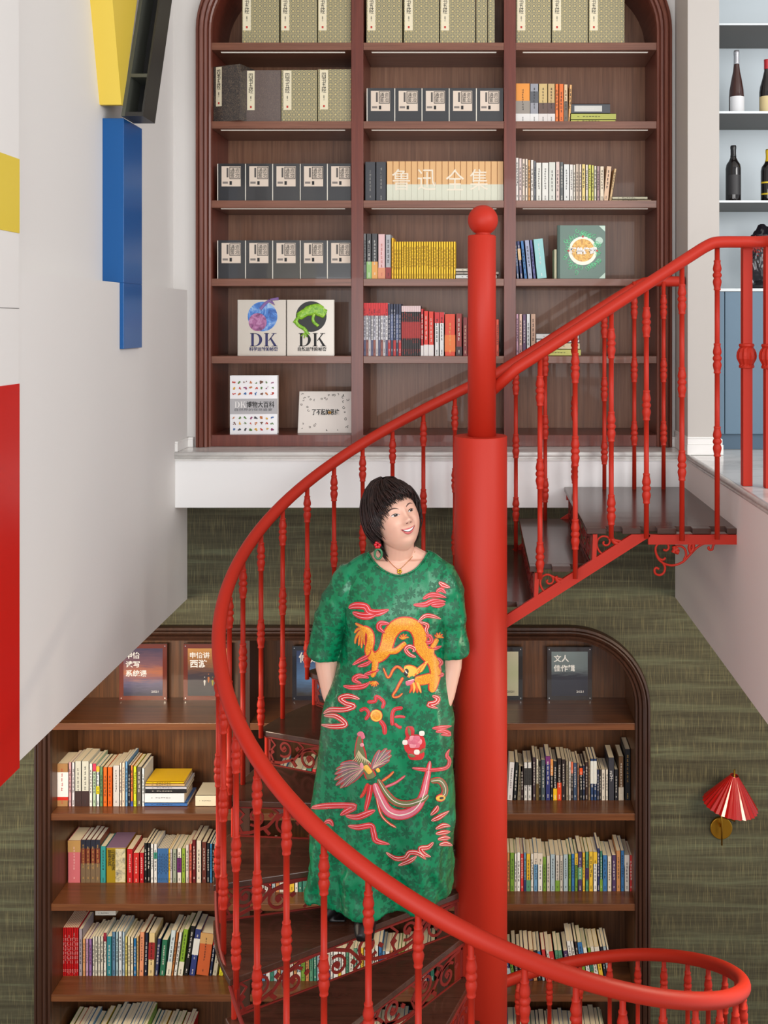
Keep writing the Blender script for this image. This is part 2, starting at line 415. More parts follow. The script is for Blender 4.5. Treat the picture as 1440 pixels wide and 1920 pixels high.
def bottle(u, v0, v1, Y, prof, mats, label, parts, cat='bottle'):
    s = Y * K; rt = empty('wine_bottle', P(u, v1, Y), label, cat, 'wine bottles on the niche shelves'); h = (v1 - v0) * s
    pr = [(r * s, z * h) for r, z in prof]
    glass = MB().lathe(pr, 28).build('bottle_body', mats[0], rt, smooth=True)
    for nm, z0, z1, mt, grow, arc in parts:
        rr = []
        for i in range(9):
            z = z0 + (z1 - z0) * i / 8
            for (ra, za), (rb, zb_) in zip(prof[:-1], prof[1:]):
                if za <= z <= zb_ and zb_ > za: r = ra + (rb - ra) * (z - za) / (zb_ - za); break
            rr.append(((r * s) + grow, z * h))
        mb = MB()
        if arc is None: mb.lathe(rr, 28)
        else:
            a0, a1 = arc; n = 14; b0 = len(mb.v)
            for r, z in rr:
                for k in range(n + 1):
                    a = R_(a0 + (a1 - a0) * k / n); mb.v.append((r * math.cos(a), r * math.sin(a), z))
            for i in range(8):
                for k in range(n): mb.f.append((i * (n + 1) + k, i * (n + 1) + k + 1, (i + 1) * (n + 1) + k + 1, (i + 1) * (n + 1) + k)); mb.m.append(0)
        mb.build(nm, mt, rt, smooth=True)
    return rt
gb = paint((22, 16, 16), .08, coat=.5); gr = paint((62, 30, 24), .1, coat=.5)
RIES = [(13, 0), (14, .02), (14, .30), (13.2, .40), (10, .55), (6.6, .68), (5, .80), (4.8, .92), (5.2, .93), (5.2, .985), (4.6, 1)]
BORD = [(13.5, 0), (14.3, .02), (14.3, .60), (13, .67), (8.5, .73), (5.6, .79), (4.9, .84), (4.9, .93), (5.4, .94), (5.4, .99), (4.8, 1)]
wl = paint((228, 228, 230), .6)
bottle(1381, 95, 218.6, 1.0, RIES, [gr], 'tall slim brown wine bottle with silver cap and white label', [('capsule', .79, 1.0, paint((190, 190, 195), .35, .6), .0006, None), ('label', .03, .29, wl, .0006, (200, 340))])
b1 = bottle(1438, 112, 218.6, 1.0, [(13.2, 0), (14.2, .03), (14.2, .42), (13, .52), (8.6, .66), (5.2, .80), (5, .9), (5.2, 1)], [gb], 'dark wine bottle with red wax cap at the right edge', [('capsule', .83, 1.0, paint((176, 28, 36), .35), .0008, None), ('label', .05, .34, paint((222, 202, 150), .6), .0006, (185, 300))])
bottle(1375, 273, 381.5, 1.0, BORD, [gb], 'black wine bottle with dark back label on the middle niche shelf', [('capsule', .80, 1.0, paint((26, 26, 28), .3), .0006, None), ('label', .14, .48, paint((44, 42, 44), .5), .0005, (215, 325))])
bottle(1441, 280, 381.5, 1.0, BORD, [gb], 'dark wine bottle with yellow cap and yellow scribble, right edge', [('capsule', .77, 1.0, paint((214, 178, 30), .3), .0006, None), ('scribble', .36, .39, paint((220, 190, 40), .5), .0009, (190, 280)), ('scribble', .15, .18, paint((220, 190, 40), .5), .0009, (190, 280))])
# carved stone ornament on the worktop
root = empty('stone_ornament', P(1437, 541, 1.0), 'black glossy carved stone ornament with red berries beyond the railing', 'ornament')
bm = bmesh.new(); bmesh.ops.create_icosphere(bm, subdivisions=5, radius=1)
from mathutils import noise as mnoise
for v in bm.verts:
    d = 1 + .12 * mnoise.noise(v.co * 2.3) + .05 * mnoise.noise(v.co * 7)
    v.co = Vector((v.co.x * 30 * K * d, v.co.y * 16 * K * d, v.co.z * 58 * K * d + 62 * K))
me = bpy.data.meshes.new('stone'); bm.to_mesh(me); bm.free(); me.materials.append(paint((26, 22, 30), .12, coat=.6))
o = bpy.data.objects.new('stone', me); link(o, root)
for p in me.polygons: p.use_smooth = True
mb = MB()
for i in range(46):
    a = random.uniform(-.8, .9); c = Vector((-16 + random.gauss(0, 6), -15.5, 74 + random.gauss(0, 9))) * K
    mb.lathe([(0.0, -.004), (.0035, -.002), (.004, 0), (.003, .003), (0, .004)], 8, c)
mb.build('berries', paint((150, 40, 36), .3), root, smooth=True)
mb = MB()
mb.lathe([(28 * K, 0), (30 * K, 4 * K), (22 * K, 10 * K), (14 * K, 16 * K)], 24, (0, 0, 0)); mb.build('base', paint((40, 38, 42), .15), root, smooth=True)
root.location.y += .05
# ------------------------------------------------------------------ spiral staircase
CX, CY, RH = 9.4, .75, 357.0
def pol(th, r, Z):
    t = R_(th); return Vector(((CX + r * math.cos(t)) * K, CY * 5 + r * K * math.sin(t), CAMZ + Z * K))
def railZ(th): return -917.0 - 172.1 * R_(th)
def treadZ(n): return -297 - 55 * n
def nosing(n): return -272.5 + 18 * (n - 2)
stair = empty('spiral_staircase', W(CX, CY, FLOOR), 'red iron spiral staircase with dark wooden treads and turned balusters', 'staircase')
mb = MB().lathe([(37 * K, W(0, 0, FLOOR).z), (37 * K, W(0, 0, -161.5).z), (36.4 * K, W(0, 0, -160.5).z)], 64, (CX * K, CY * 5, 0))
mb.build('column', M['red'], stair, smooth=False)
for p in stair.children[0].data.polygons: p.use_smooth = abs(p.normal.z) < .9
mb = MB().lathe([(20 * K, W(0, 0, -162).z), (19.8 * K, W(0, 0, 120).z), (18.6 * K, W(0, 0, 121).z)], 48, (CX * K + .004, CY * 5, 0))
o = mb.build('newel_post', M['red'], stair)
for p in o.data.polygons: p.use_smooth = abs(p.normal.z) < .9
zc = W(0, 0, 142.5).z; rb = 21.3 * K
pr = [(11 * K, W(0, 0, 120.5).z), (11 * K, W(0, 0, 123).z)] + [(rb * math.sin(a), zc - rb * math.cos(a)) for a in [R_(x) for x in range(28, 180, 8)]] + [(.001, zc + rb)]
MB().lathe(pr, 40, (CX * K + .008, CY * 5, 0)).build('ball_finial', M['red'], stair, smooth=True)
# outer handrail: helix, straight run, level end
RT = 9.2 * K
pts = [pol(th, RH, railZ(th)) for th in range(118, -271, -3)]
pts = [Vector(p) for p in pts]
e1 = W(296, .950, 68); e2 = W(312, .950, 71)
pts += [W(40, .9435, -92), W(120, .945, -42)]
pts += spline([W(200, .947, 9), W(285, .949, 61), e2, W(340, .95, 71.5), W(374, .95, 71.5)], 5)
# keep the start of the straight run smooth
MB().tube(pts, RT, 16).build('handrail', M['red'], stair, smooth=True)
RT2 = 8.3 * K
pts = [W(CX + 16, .752, -97), W(60, .753, -66)] + spline([W(180, .753, 11), W(300, .753, 89), W(330, .753, 107.5), W(345, .753, 112), W(375, .753, 112.5), W(400, .753, 112.5), W(420, .745, 112.8), W(440, .72, 113), W(446, .68, 113), W(446, .4, 113)], 6)
MB().tube(pts, RT2, 16).build('handrail', M['red'], stair, smooth=True)
KN = [(4.8, 0), (5.0, 1.2), (4.6, 2.4), (4.3, 4), (5.1, 7.5), (5.9, 11.5), (5.7, 14), (4.6, 16.6), (4.4, 17.2), (5.6, 19), (6.2, 21.2), (5.6, 23.4), (4.4, 25.2), (4.6, 25.8), (5.8, 29), (5.9, 31.5), (5.1, 35.5), (4.3, 38.6), (4.6, 40), (5.0, 41.2), (4.8, 42.4)]
BM = {}
def baluster(top, bot, k1=22.0, sp=118.0):
    L = round((top.z - bot.z) / K / 4) * 4.0; key = (L, round(sp))
    if key not in BM:
        prof = [(3.6, 0)]
        for i in range(3):
            z = k1 + i * sp
            if z + 44 > L: break
            prof += [(3.6, z - .4)] + [(r, z + d) for r, d in KN] + [(3.6, z + 42.8)]
        prof.append((3.6, L))
        pr = [(r * K, -z * K) for r, z in prof]
        def mod(a, z):
            q = (-z / K - k1) % sp
            return 1 + .07 * math.cos(10 * a) if 3.5 < q < 39 and -z / K > k1 else 1
        mb = MB().lathe(pr, 20, (0, 0, 0), 0, mod)
        me = bpy.data.meshes.new('baluster'); me.from_pydata(mb.v, [], mb.f); me.polygons.foreach_set('use_smooth', [True] * len(me.polygons)); me.materials.append(M['red'])
        bm = bmesh.new(); bm.from_mesh(me); bmesh.ops.recalc_face_normals(bm, faces=bm.faces); bm.to_mesh(me); bm.free()
        BM[key] = me
    o = bpy.data.objects.new('baluster', BM[key]); link(o, stair); o.location = top; return o
SUP = []
for k in range(0, 41):
    th = -263 + 9 * k
    n = 2 + math.floor((th + 272.5) / 18.0)    # tread whose nosing is behind this angle
    # each tread n spans from its nosing back towards lower angles: find tread covering th
    n = 2 + math.ceil((th + 272.5 - 1.0) / 18.0)
    zt = treadZ(n)
    top = pol(th, RH, railZ(th)); bot = pol(th, RH, zt - 9)
    baluster(top, bot, 22, 118 if k % 2 else 110)
# straight flight balusters
for X in (93.5, 143.5, 194.6, 244.5, 295.0, 345.0):
    zt = -352 if X < 160 else -297
    zr = -97 + (X - CX - 16) * .6455 if X < 330 else 111
    baluster(W(X, .757, min(zr, 111)), W(X, .768, zt - 12), 24)
for X in (22, 74, 126, 178, 231, 284, 336):
    zr = -98 + (X - 20) * .641 if X < 280 else 71
    zt = -407 if X < 84 else (-352 if X < 164 else -297)
    baluster(W(X, .946, min(zr, 71)), W(X, .946, zt - 3), 24, 112)
# square posts with collars on the upper floor
def post(X, Y, parent):
    mb = MB(); c = W(X, Y, -234); h = 9 * K * .75 / .76
    r = 6.6 * K
    mb.box((c.x - r, c.y - r, c.z), (c.x + r, c.y + r, W(0, 0, 106).z))
    zc = W(0, 0, -49).z
    f = lambda a, z: 1 + .06 * math.cos(12 * a) if abs(z - zc) < 12 * K else 1
    pr = [(8, -18), (10.5, -17), (11, -14.5), (9.5, -12), (11, -9), (13.4, -4), (13.8, 0), (13.2, 5), (11, 10), (9.5, 12), (11, 14.5), (10.5, 17), (8, 18)]
    mb.lathe([(a * K, zc + b * K) for a, b in pr], 24, (c.x, c.y, 0), 0, f)
    return mb.build('rail_post', M['red'], parent)
post(389.5, .7625, stair); post(416, .752, stair)
for y in (.70, .64, .58, .52, .46): post(445, y, stair)
# treads
def sector(th0, th1, r0, r1, z0, z1, n=8):
    vs = []; 
    for Z in (z0, z1):
        for i in range(n + 1): vs.append(pol(th0 + (th1 - th0) * i / n, r1, Z))
        for i in range(n + 1): vs.append(pol(th1 + (th0 - th1) * i / n, r0, Z))
    m = 2 * n + 2
    fs = [tuple(range(m))[::-1], tuple(range(m, 2 * m))] + [(i, (i + 1) % m, (i + 1) % m + m, i + m) for i in range(m)]
    return vs, fs
def scroll(cx, cy, r0, r1, a0, turns, n=22):
    return [(cx + (r0 + (r1 - r0) * i / n) * math.cos(a0 + turns * 2 * math.pi * i / n), cy + (r0 + (r1 - r0) * i / n) * math.sin(a0 + turns * 2 * math.pi * i / n)) for i in range(n + 1)]
def riser_mesh(L0, L1, H):
    """pierced scrollwork plate from radius L0 to L1, height H, plan units; x along radius, z up from 0"""
    mb = MB(); y0, y1 = -.7 * K, .7 * K
    def rib(p, w):
        p = [Vector((a * K, 0, b * K)) for a, b in p]; N = len(p); vs = []
        for i, q in enumerate(p):
            t = (p[min(i + 1, N - 1)] - p[max(i - 1, 0)]).normalized(); nn = Vector((-t.z, 0, t.x))
            ww = (w if not isinstance(w, list) else w[i]) * K / 2
            for s, y in ((-1, y0), (1, y0), (1, y1), (-1, y1)): vs.append(q + nn * ww * s + Vector((0, y, 0)))
        fs = []
        for i in range(N - 1):
            for k in range(4): fs.append((i * 4 + k, i * 4 + (k + 1) % 4, i * 4 + 4 + (k + 1) % 4, i * 4 + 4 + k))
        fs += [(3, 2, 1, 0), tuple((N - 1) * 4 + k for k in range(4))]
        mb.add(vs, fs)
    rib([(L0, 1.0), (L1, 1.0)], 1.8); rib([(L0, H - 1.0), (L1, H - 1.0)], 1.8); rib([(L0 + 1.5, 0), (L0 + 1.5, H)], 3); rib([(L1 - 2, 0), (L1 - 2, H)], 4.5)
    n = 3; seg = (L1 - L0) / n
    for i in range(n):
        x = L0 + seg * i; fl = 1 if i % 2 else -1; my = H / 2
        f = lambda pts: [(px, my + fl * (py - my)) for px, py in pts]
        rib(f(scroll(x + seg * .30, H * .60, H * .36, H * .07, -2.4, 1.35)), 3.6)
        rib(f(scroll(x + seg * .72, H * .36, H * .30, H * .05, 1.0, 1.3)), 3.4)
        rib(f([(x, H * .1), (x + seg * .2, H * .16), (x + seg * .42, H * .34), (x + seg * .55, H * .66), (x + seg * .78, H * .86), (x + seg, H * .9)]), 4.2)
        rib(f([(x + seg * .48, H * .48), (x + seg * .40, H * .22), (x + seg * .5, H * .05)]), 3.6)
        rib(f([(x + seg * .60, H * .7), (x + seg * .52, H * .9)]), 5)
        rib(f([(x + seg * .9, H * .9), (x + seg * .97, H * .55), (x + seg * .88, H * .3), (x + seg * .98, H * .08)]), 3.2)
        for (a, b) in ((.30, .60), (.72, .36), (.12, .5), (.5, .3), (.93, .55)):
            q = f([(x + seg * a - 2.6, H * b - 2.2), (x + seg * a + 2.6, H * b + 2.2)]); rib(q, 5.2)
    me = bpy.data.meshes.new('riser_panel'); me.from_pydata(mb.v, [], mb.f); me.materials.append(M['red_shaded']); return me
RIS = riser_mesh(40, 352, 46)
for n in range(3, 16):
    Z = treadZ(n); th = nosing(n)
    vs, fs = sector(th - 20.5, th, 34, 364, Z - 8, Z)
    o = mesh_from('tread', vs, fs, M['tread'], stair)
    md = o.modifiers.new('bevel', 'BEVEL'); md.width = .0025; md.segments = 2; md.limit_method = 'ANGLE'
    # frame under the tread
    mb = MB()
    for a in (th - .8, th - 19.6):
        mb.tube([pol(a, 36, Z - 10), pol(a, 354, Z - 10)], 2 * K, 6)
    mb.build('tread_frame', M['red_shaded'], stair)
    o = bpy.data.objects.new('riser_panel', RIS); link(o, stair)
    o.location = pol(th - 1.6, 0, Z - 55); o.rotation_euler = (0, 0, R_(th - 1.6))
    # upright linking one tread to the next at the rim
    MB().tube([pol(th - 1.6, 355, Z - 55), pol(th - 1.6, 355, Z - 8)], 3.4 * K, 10).build('upright', M['red'], stair)
    if n < 8: continue
    mb = MB(); pp = []
    for i in range(9):
        a = th - 1.6 + (i / 8.0) * 17; pp.append(pol(a, 360, Z - 14 - 44 * math.sin(i / 8 * math.pi / 2)))
    mb.tube(pp, 2.4 * K, 8); mb.build('rim_bracket', M['red_shaded'], stair)
# straight part of the flight
def notched(x0, x1, y0, y1, Z, notches, name='tread'):
    mb = MB(); xs = [x0]
    for c in notches: xs += [c - 4.5, c + 4.5 + 14]
    xs.append(x1)
    ye = y0 + .0085
    mb.pbox(x0, x1, ye, y1, Z - 8, Z)
    for i in range(0, len(xs), 2):
        if xs[i + 1] - xs[i] > 1: mb.pbox(xs[i], xs[i + 1], y0, ye, Z - 8, Z)
    return mb.build(name, M['tread'], stair, bevel=.0015)
notched(162, 379, .7655, .9575, -297, [194.6, 244.5, 295, 345], 'landing')
notched(80, 172, .7665, .953, -352, [93.5, 143.5])
notched(6, 92, .767, .972, -407, [43])
mb = MB().pbox(250, 377, .7655, .7685, -320, -306); mb.build('edge_beam', M['red'], stair)
mb = MB().pbox(165, 376.5, .952, .956, -319, -305.4); mb.build('edge_beam', M['red'], stair)
# sloping stringer
def bar2(pts, y0, y1, name):
    return MB().prism([(W(a, 0, 0).x, W(0, 0, b).z) for a, b in pts], y0 * 5, y1 * 5).build(name, M['red'], stair)
bar2([(253, -305.5), (226, -305.5), (14, -442.5), (14, -460.5), (252, -309)], .7655, .7685, 'stringer')
bar2([(253, -305.5), (226, -305.5), (14, -442.5), (14, -460.5), (252, -309)], .951, .954, 'stringer')
for (xp, zt_) in ((170.5, -305.5), (87, -361)):
    bar2([(xp, zt_), (xp + 6.5, zt_), (xp + 5, -305.5 - (226 - xp - 5) * .648), (xp - 1, -305.5 - (226 - xp + 1) * .648)], .7656, .7684, 'upright')
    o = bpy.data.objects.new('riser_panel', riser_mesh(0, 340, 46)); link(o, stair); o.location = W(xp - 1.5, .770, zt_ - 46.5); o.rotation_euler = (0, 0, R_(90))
def pxc(pts, scale, ox, oy, Y):
    return [P(ox + a / scale, oy + b / scale, Y) for a, b in pts]
def scrollwork(name, curves, Y, r):
    mb = MB()
    for c, rr in curves: mb.tube(spline(c, 6), r * rr * K, 8)
    return mb.build(name, M['red'], stair, smooth=True)
c1 = [(1232, 548), (1205, 552), (1188, 575), (1182, 600), (1163, 603), (1152, 590), (1162, 580)]
c2 = [(1215, 552), (1130, 555), (1070, 585), (1015, 640), (960, 695), (890, 720), (830, 710), (785, 680), (762, 635), (757, 590), (775, 560), (815, 550), (848, 562), (855, 590), (838, 608), (815, 602)]
c3 = [(810, 700), (828, 735), (818, 775), (788, 793), (757, 782), (749, 755), (762, 738), (782, 748)]
c4 = [(968, 680), (985, 645), (980, 605), (955, 580), (922, 577), (898, 590)]
c5 = [(765, 640), (785, 670), (815, 678), (832, 662)]
c6 = [(1022, 625), (1010, 590), (1018, 560), (1035, 548), (1040, 590), (1024, 622)]
scrollwork('scroll_bracket', [(pxc(c, 4, 1040, 880, .767), 1) for c in (c1, c2, c3, c4, c5)] + [(pxc(c6, 4, 1040, 880, .767), 1.6)] + [(pxc([(925, 590), (905, 610), (930, 622)], 4, 1040, 880, .767), 2.2), (pxc([(895, 575), (900, 600), (890, 625)], 4, 1040, 880, .767), 2)], .767, 1.7)
d1 = [(395, 625), (370, 638), (335, 615), (316, 570), (325, 525), (358, 502), (395, 508), (413, 535), (405, 562), (380, 570), (364, 555), (372, 540)]
d2 = [(400, 512), (430, 525), (470, 535), (515, 545)]
d3 = [(430, 515), (445, 545), (470, 560), (450, 590)]
for dx, dy in ((0, 0), (-424, 288)):
    sh = lambda c: [(a + dx, b + dy * 1.0) for a, b in c]
    scrollwork('scroll_bracket', [(pxc(sh(c), 4, 1040, 880, .767), q) for c, q in ((d1, 1), (d2, 1.2), (d3, 2))], .767, 1.5)
adopt(stair)
for o in stair.children:
    if o.name.startswith(('baluster', 'riser_panel')): pass

# ------------------------------------------------------------------ wall lamp
lamp = empty('wall_lamp', P(1354, 1548, 1.0), 'brass wall lamp with pleated red cone shade on the green wall', 'lamp')
c = P(1351.5, 1551, .9985)
mb = MB().lathe([(20.5 * K, 0), (20.5 * K, .012), (19.5 * K, .014)], 40); o = mb.build('wall_plate', M['brass'], lamp, loc=c); o.rotation_euler = (R_(90), 0, 0)
ya = .965
p0 = P(1353.5, 1585, .985); p1 = P(1352.5, 1500, .985)
mb = MB().tube([p0, p1], 1.6 * K, 10); mb.tube([P(1352.5, 1551, .999), P(1352.5, 1551, .985)], 2.2 * K, 10)
mb.tube([P(1353, 1530, .985), P(1362, 1535, .975), P(1376, 1539, ya), P(1377, 1520, ya)], 1.3 * K, 8)
mb.tube([P(1377, 1540, ya), P(1377, 1443, ya)], 1.6 * K, 10)
mb.build('arm', M['brass'], lamp, smooth=True)
top = P(1377, 1454, ya); 
mb = MB(); N = 28; vs = []
for (r, z) in ((7, 0), (7.6, -1.5), (47, -56)):
    for k in range(N * 2):
        a = 2 * math.pi * k / (N * 2); q = r * (1 + (.055 if k % 2 else 0) * (r / 47)); vs.append((q * K * math.cos(a), q * K * math.sin(a), z * K))
fs = []
for i in range(2):
    for k in range(N * 2): fs.append((i * 2 * N + k, i * 2 * N + (k + 1) % (2 * N), (i + 1) * 2 * N + (k + 1) % (2 * N), (i + 1) * 2 * N + k))
o = mesh_from('lamp_shade', vs, fs, paint((160, 8, 5), .25, coat=.4), lamp, loc=top); o.rotation_euler = (R_(4), R_(7), 0)
md = o.modifiers.new('solid', 'SOLIDIFY'); md.thickness = .0015
adopt(lamp)
# ------------------------------------------------------------------ books
NAMED = [('cream', (238, 226, 200)), ('white', (240, 240, 240)), ('light grey', (200, 200, 198)), ('grey', (140, 140, 140)), ('dark grey', (80, 80, 84)), ('black', (32, 32, 34)),
         ('red', (200, 36, 36)), ('dark red', (120, 26, 30)), ('coral', (232, 120, 96)), ('orange', (230, 120, 30)), ('peach', (238, 190, 160)), ('pink', (220, 160, 170)), ('purple', (110, 60, 120)),
         ('lilac', (190, 170, 200)), ('navy', (36, 44, 82)), ('blue', (40, 100, 175)), ('light blue', (150, 190, 215)), ('teal', (50, 150, 150)), ('green', (60, 130, 70)), ('pale green', (170, 200, 165)),
         ('yellow green', (190, 205, 50)), ('olive', (150, 140, 60)), ('yellow', (240, 200, 30)), ('tan', (205, 175, 125)), ('brown', (110, 74, 50)), ('dark brown', (66, 44, 38))]
CN = dict(NAMED)
def cname(c): return min(NAMED, key=lambda n: sum((a - b) ** 2 for a, b in zip(n[1], c)))[0]
ORD = ['first', 'second', 'third', 'fourth', 'fifth', 'sixth', 'seventh', 'eighth', 'ninth', 'tenth', 'eleventh', 'twelfth', 'thirteenth', 'fourteenth', 'fifteenth', 'sixteenth', 'seventeenth', 'eighteenth', 'nineteenth', 'twentieth']
def ordw(i):
    if i < 20: return ORD[i]
    t = ['twenty', 'thirty', 'forty', 'fifty'][(i + 1) // 10 - 2]; u = (i + 1) % 10
    return t + '-' + ORD[u - 1] if u else {'twenty': 'twentieth', 'thirty': 'thirtieth', 'forty': 'fortieth', 'fifty': 'fiftieth'}[t]
SPM = {}
def spine_marks(w, h, seed, col, wide=.5):
    """column of small brush-like strokes standing in for characters too small to read"""
    k = (seed, round(wide, 1))
    if k not in SPM:
        rnd = random.Random(seed); mb = MB(); n = rnd.choice([5, 6, 7, 8, 9]); z = .90; cell = .56 / n
        z0 = rnd.choice([.90, .86, .80])
        for i in range(n):
            zz = z0 - i * cell
            for q in range(4):
                a = rnd.random()
                if q % 2: mb.box((-.5, -.0002, zz - cell * (.2 + .18 * q)), (.5 - .4 * a, 0, zz - cell * (.12 + .18 * q)))
                else: mb.box((-.35 + .6 * a, -.0002, zz - cell * .82), (-.2 + .6 * a, 0, zz - cell * .1))
        for i in range(rnd.choice([2, 3, 4])): mb.box((-.3, -.0002, .12 - i * .028), (.3, 0, .134 - i * .028))
        me = bpy.data.meshes.new('spine_title'); me.from_pydata(mb.v, [], mb.f); SPM[k] = me
    return SPM[k]
MK = {}
def marks_with(mat, seed):
    k = (mat.name, seed)
    if k not in MK:
        me = spine_marks(1, 1, seed, None).copy(); me.materials.append(mat); MK[k] = me
    return MK[k]
SM = {}
def stack_mesh(key, boxes, mat):
    """boxes in metres; shared by rounded key"""
    k = (key, mat.name if mat else None)
    if k not in SM:
        mb = MB()
        for lo, hi in boxes: mb.box(lo, hi)
        me = bpy.data.meshes.new('book'); me.from_pydata(mb.v, [], mb.f); me.materials.append(mat); SM[k] = me
    return SM[k]
def put(name, me, parent, loc=(0, 0, 0)):
    o = bpy.data.objects.new(name, me); link(o, parent); o.location = loc; return o
def book(x, Y, Z, w, h, d, rgb, lean=0.0, page='page', hard=False, band=None, band2=None, title=None, rough=.45):
    """upright book, spine to the front. x,w,h,d in plan units (left edge x, front Y fraction, base Z)"""
    w = max(w, 3.2); W_, H_, D_ = w * K, h * K, d * K; t = min(1.1, w * .22) * K; g = .9 * K if hard else .15 * K
    mat = paint(rgb, rough)
    root = put('book', stack_mesh((round(w, 1), round(h), round(d), 'c', hard), [((0, 0, 0), (W_, t, H_)), ((0, 0, 0), (t * .6, D_, H_)), ((W_ - t * .6, 0, 0), (W_, D_, H_))], mat), None)
    put('page_block', stack_mesh((round(w, 1), round(h), round(d), 'p', hard), [((t * .6, t, g), (W_ - t * .6, D_ - g * 2, H_ - g))], M[page]), root)
    for bd in (band, band2):
        if bd: put('spine_band', stack_mesh((round(w, 1), round(h), bd[0], bd[1]), [((-.0001, -.0003, bd[0] * H_), (W_ + .0001, t * .5, bd[1] * H_))], paint(bd[2], rough)), root)
    if title is not None:
        o = put('spine_title', marks_with(paint(title, .6), random.choice(range(9))), root, (W_ / 2, -.0005, 0)); o.scale = (min(W_ * .55, .009), 1, H_)
    a = math.atan(lean)
    if abs(lean) < 1e-4: root.location = W(x, Y, Z)
    elif lean < 0:   # top leans left: pivot bottom-left
        root.location = W(x, Y, Z); root.rotation_euler = (0, a, 0)
    else:
        root.rotation_euler = (0, a, 0)
        root.location = W(x + w, Y, Z) - Matrix.Rotation(a, 3, 'Y') @ Vector((W_, 0, 0))
    return root
def flat(x, Y, Z, w, h, d, rgb, name='book', rot=0.0, spine_title=True, cover=None, page='page'):
    """book lying flat, spine to the front"""
    W_, H_, D_ = w * K, h * K, d * K; t = min(.8, h * .2) * K
    root = put('book', stack_mesh((round(w), round(h, 1), round(d), 'f'), [((0, 0, 0), (W_, D_, t)), ((0, 0, H_ - t), (W_, D_, H_)), ((0, 0, 0), (W_, t, H_))], paint(rgb, .4)), None)
    put('page_block', stack_mesh((round(w), round(h, 1), round(d), 'fp'), [((.001, t, t), (W_ - .001, D_ - .001, H_ - t))], M[page]), root)
    if spine_title:
        o = put('spine_title', marks_with(paint((40, 36, 40) if sum(rgb) > 300 else (225, 220, 210), .6), 3), root, (W_ * .1, -.0005, H_ / 2)); o.scale = (min(H_ * .5, .006), 1, W_ * .7); o.rotation_euler = (0, R_(90), 0)
    root.location = W(x, Y, Z); root.rotation_euler = (0, 0, rot); return root
def place(items, where, group):
    """items: list of (object, rgb, word) left to right; labels from neighbours"""
    for i, (o, rgb, wd) in enumerate(items):
        c = cname(rgb); l = None
        if 0 < i < len(items) - 1:
            a, b = cname(items[i - 1][1]), cname(items[i + 1][1])
            if a != c and b != c: l = '%s %s book between %s and %s ones, %s' % (wd, c, a, b, where)
        if not l or l in LABELS or len(l.split()) > 16:
            l = '%s %s book, %s from left, %s' % (wd, c, ordw(i), where)
        tag(o, l, 'book', group)
def size_word(w): return 'slim' if w < 7 else ('thick' if w > 14 else 'medium')
STUFF = []
def row(Zs, Y, spec, where, group, d=55, page='page', vb=None, stuff=False):
    """spec: (u0, u1, vtop, rgb, opts)"""
    out = []
    for s in spec:
        u0, u1, vt, rgb = s[:4]; o = s[4] if len(s) > 4 else {}
        if isinstance(rgb, str): rgb = CN[rgb]
        Yb = Y + o.get('dy', 0); x = (u0 - CU) * Yb; wd = (u1 - u0) * Yb - .35; h = (603 - vt) * Yb - Zs
        tl = o.get('t', (40, 38, 42) if sum(rgb) > 330 else (232, 226, 214))
        b = book(x, Yb, Zs, wd, h, o.get('d', d * random.uniform(.9, 1.05)), rgb, o.get('lean', 0), o.get('p', page), o.get('hard', False), o.get('b'), o.get('b2'), tl if tl else None)
        out.append((b, rgb, size_word(wd)))
    if stuff: STUFF.extend(o for o, _, _ in out)
    else: place(out, where, group)
    return out
S = [Z for Z in shU]; SB = -233.8 + 21.5   # upper shelf tops
# --- brocade boxes
def brocade(name, base, fig, fig2):
    t = NT(name, .45)
    v = t.mapped((1, 1, 1)); sx = t.nt.nodes.new('ShaderNodeSeparateXYZ'); t.l(v, sx.inputs[0])
    k = 2 * math.pi / (19 * K)
    X = t.math('SINE', t.math('MULTIPLY', t.math('ADD', sx.outputs['X'], sx.outputs['Y']), k)); Z = t.math('SINE', t.math('MULTIPLY', sx.outputs['Z'], k))
    X2 = t.math('SINE', t.math('MULTIPLY', t.math('ADD', sx.outputs['X'], sx.outputs['Y']), k * 3)); Z2 = t.math('SINE', t.math('MULTIPLY', sx.outputs['Z'], k * 3))
    a = t.math('MULTIPLY', X, Z); b = t.math('ABSOLUTE', t.math('ADD', X, Z))
    lines = t.math('LESS_THAN', t.math('ABSOLUTE', t.math('SUBTRACT', b, .55)), .13)
    lines2 = t.math('LESS_THAN', t.math('ABSOLUTE', t.math('SUBTRACT', t.math('ABSOLUTE', t.math('SUBTRACT', X, Z)), .55)), .13)
    dots = t.math('GREATER_THAN', t.math('MULTIPLY', X2, Z2), .35)
    ring = t.math('LESS_THAN', t.math('ABSOLUTE', t.math('SUBTRACT', t.math('ABSOLUTE', a), .55)), .16)
    c = t.mix(dots, base, fig2); c = t.mix(t.math('MAXIMUM', ring, t.math('MAXIMUM', lines, lines2)), c, fig)
    n = t.noise(t.mapped((1, 1, 1)), 400, 2); c = t.mix(t.math('MULTIPLY', n, .35), c, base)
    t.b.inputs['Coat Weight'].default_value = .35; t.b.inputs['Coat Roughness'].default_value = .2
    return t.out(c)
BR1 = brocade('gold_brocade', (178, 164, 118), (96, 104, 98), (214, 192, 126))
def darkfloral(name, base, fig, sc=60):
    t = NT(name, .4); f = t.noise(t.mapped((1, 1, 1)), sc, 2, .4, 2.5)
    t.b.inputs['Coat Weight'].default_value = .4
    return t.out(t.ramp(f, [(.46, base), (.52, fig), (.56, base)]))
BR2 = darkfloral('dark_brocade', (52, 46, 46), (120, 104, 84)); BR3 = darkfloral('grey_brocade', (98, 84, 80), (120, 104, 94), 70)
labm = paint((232, 222, 192), .6); sealm = paint((190, 60, 50), .6)
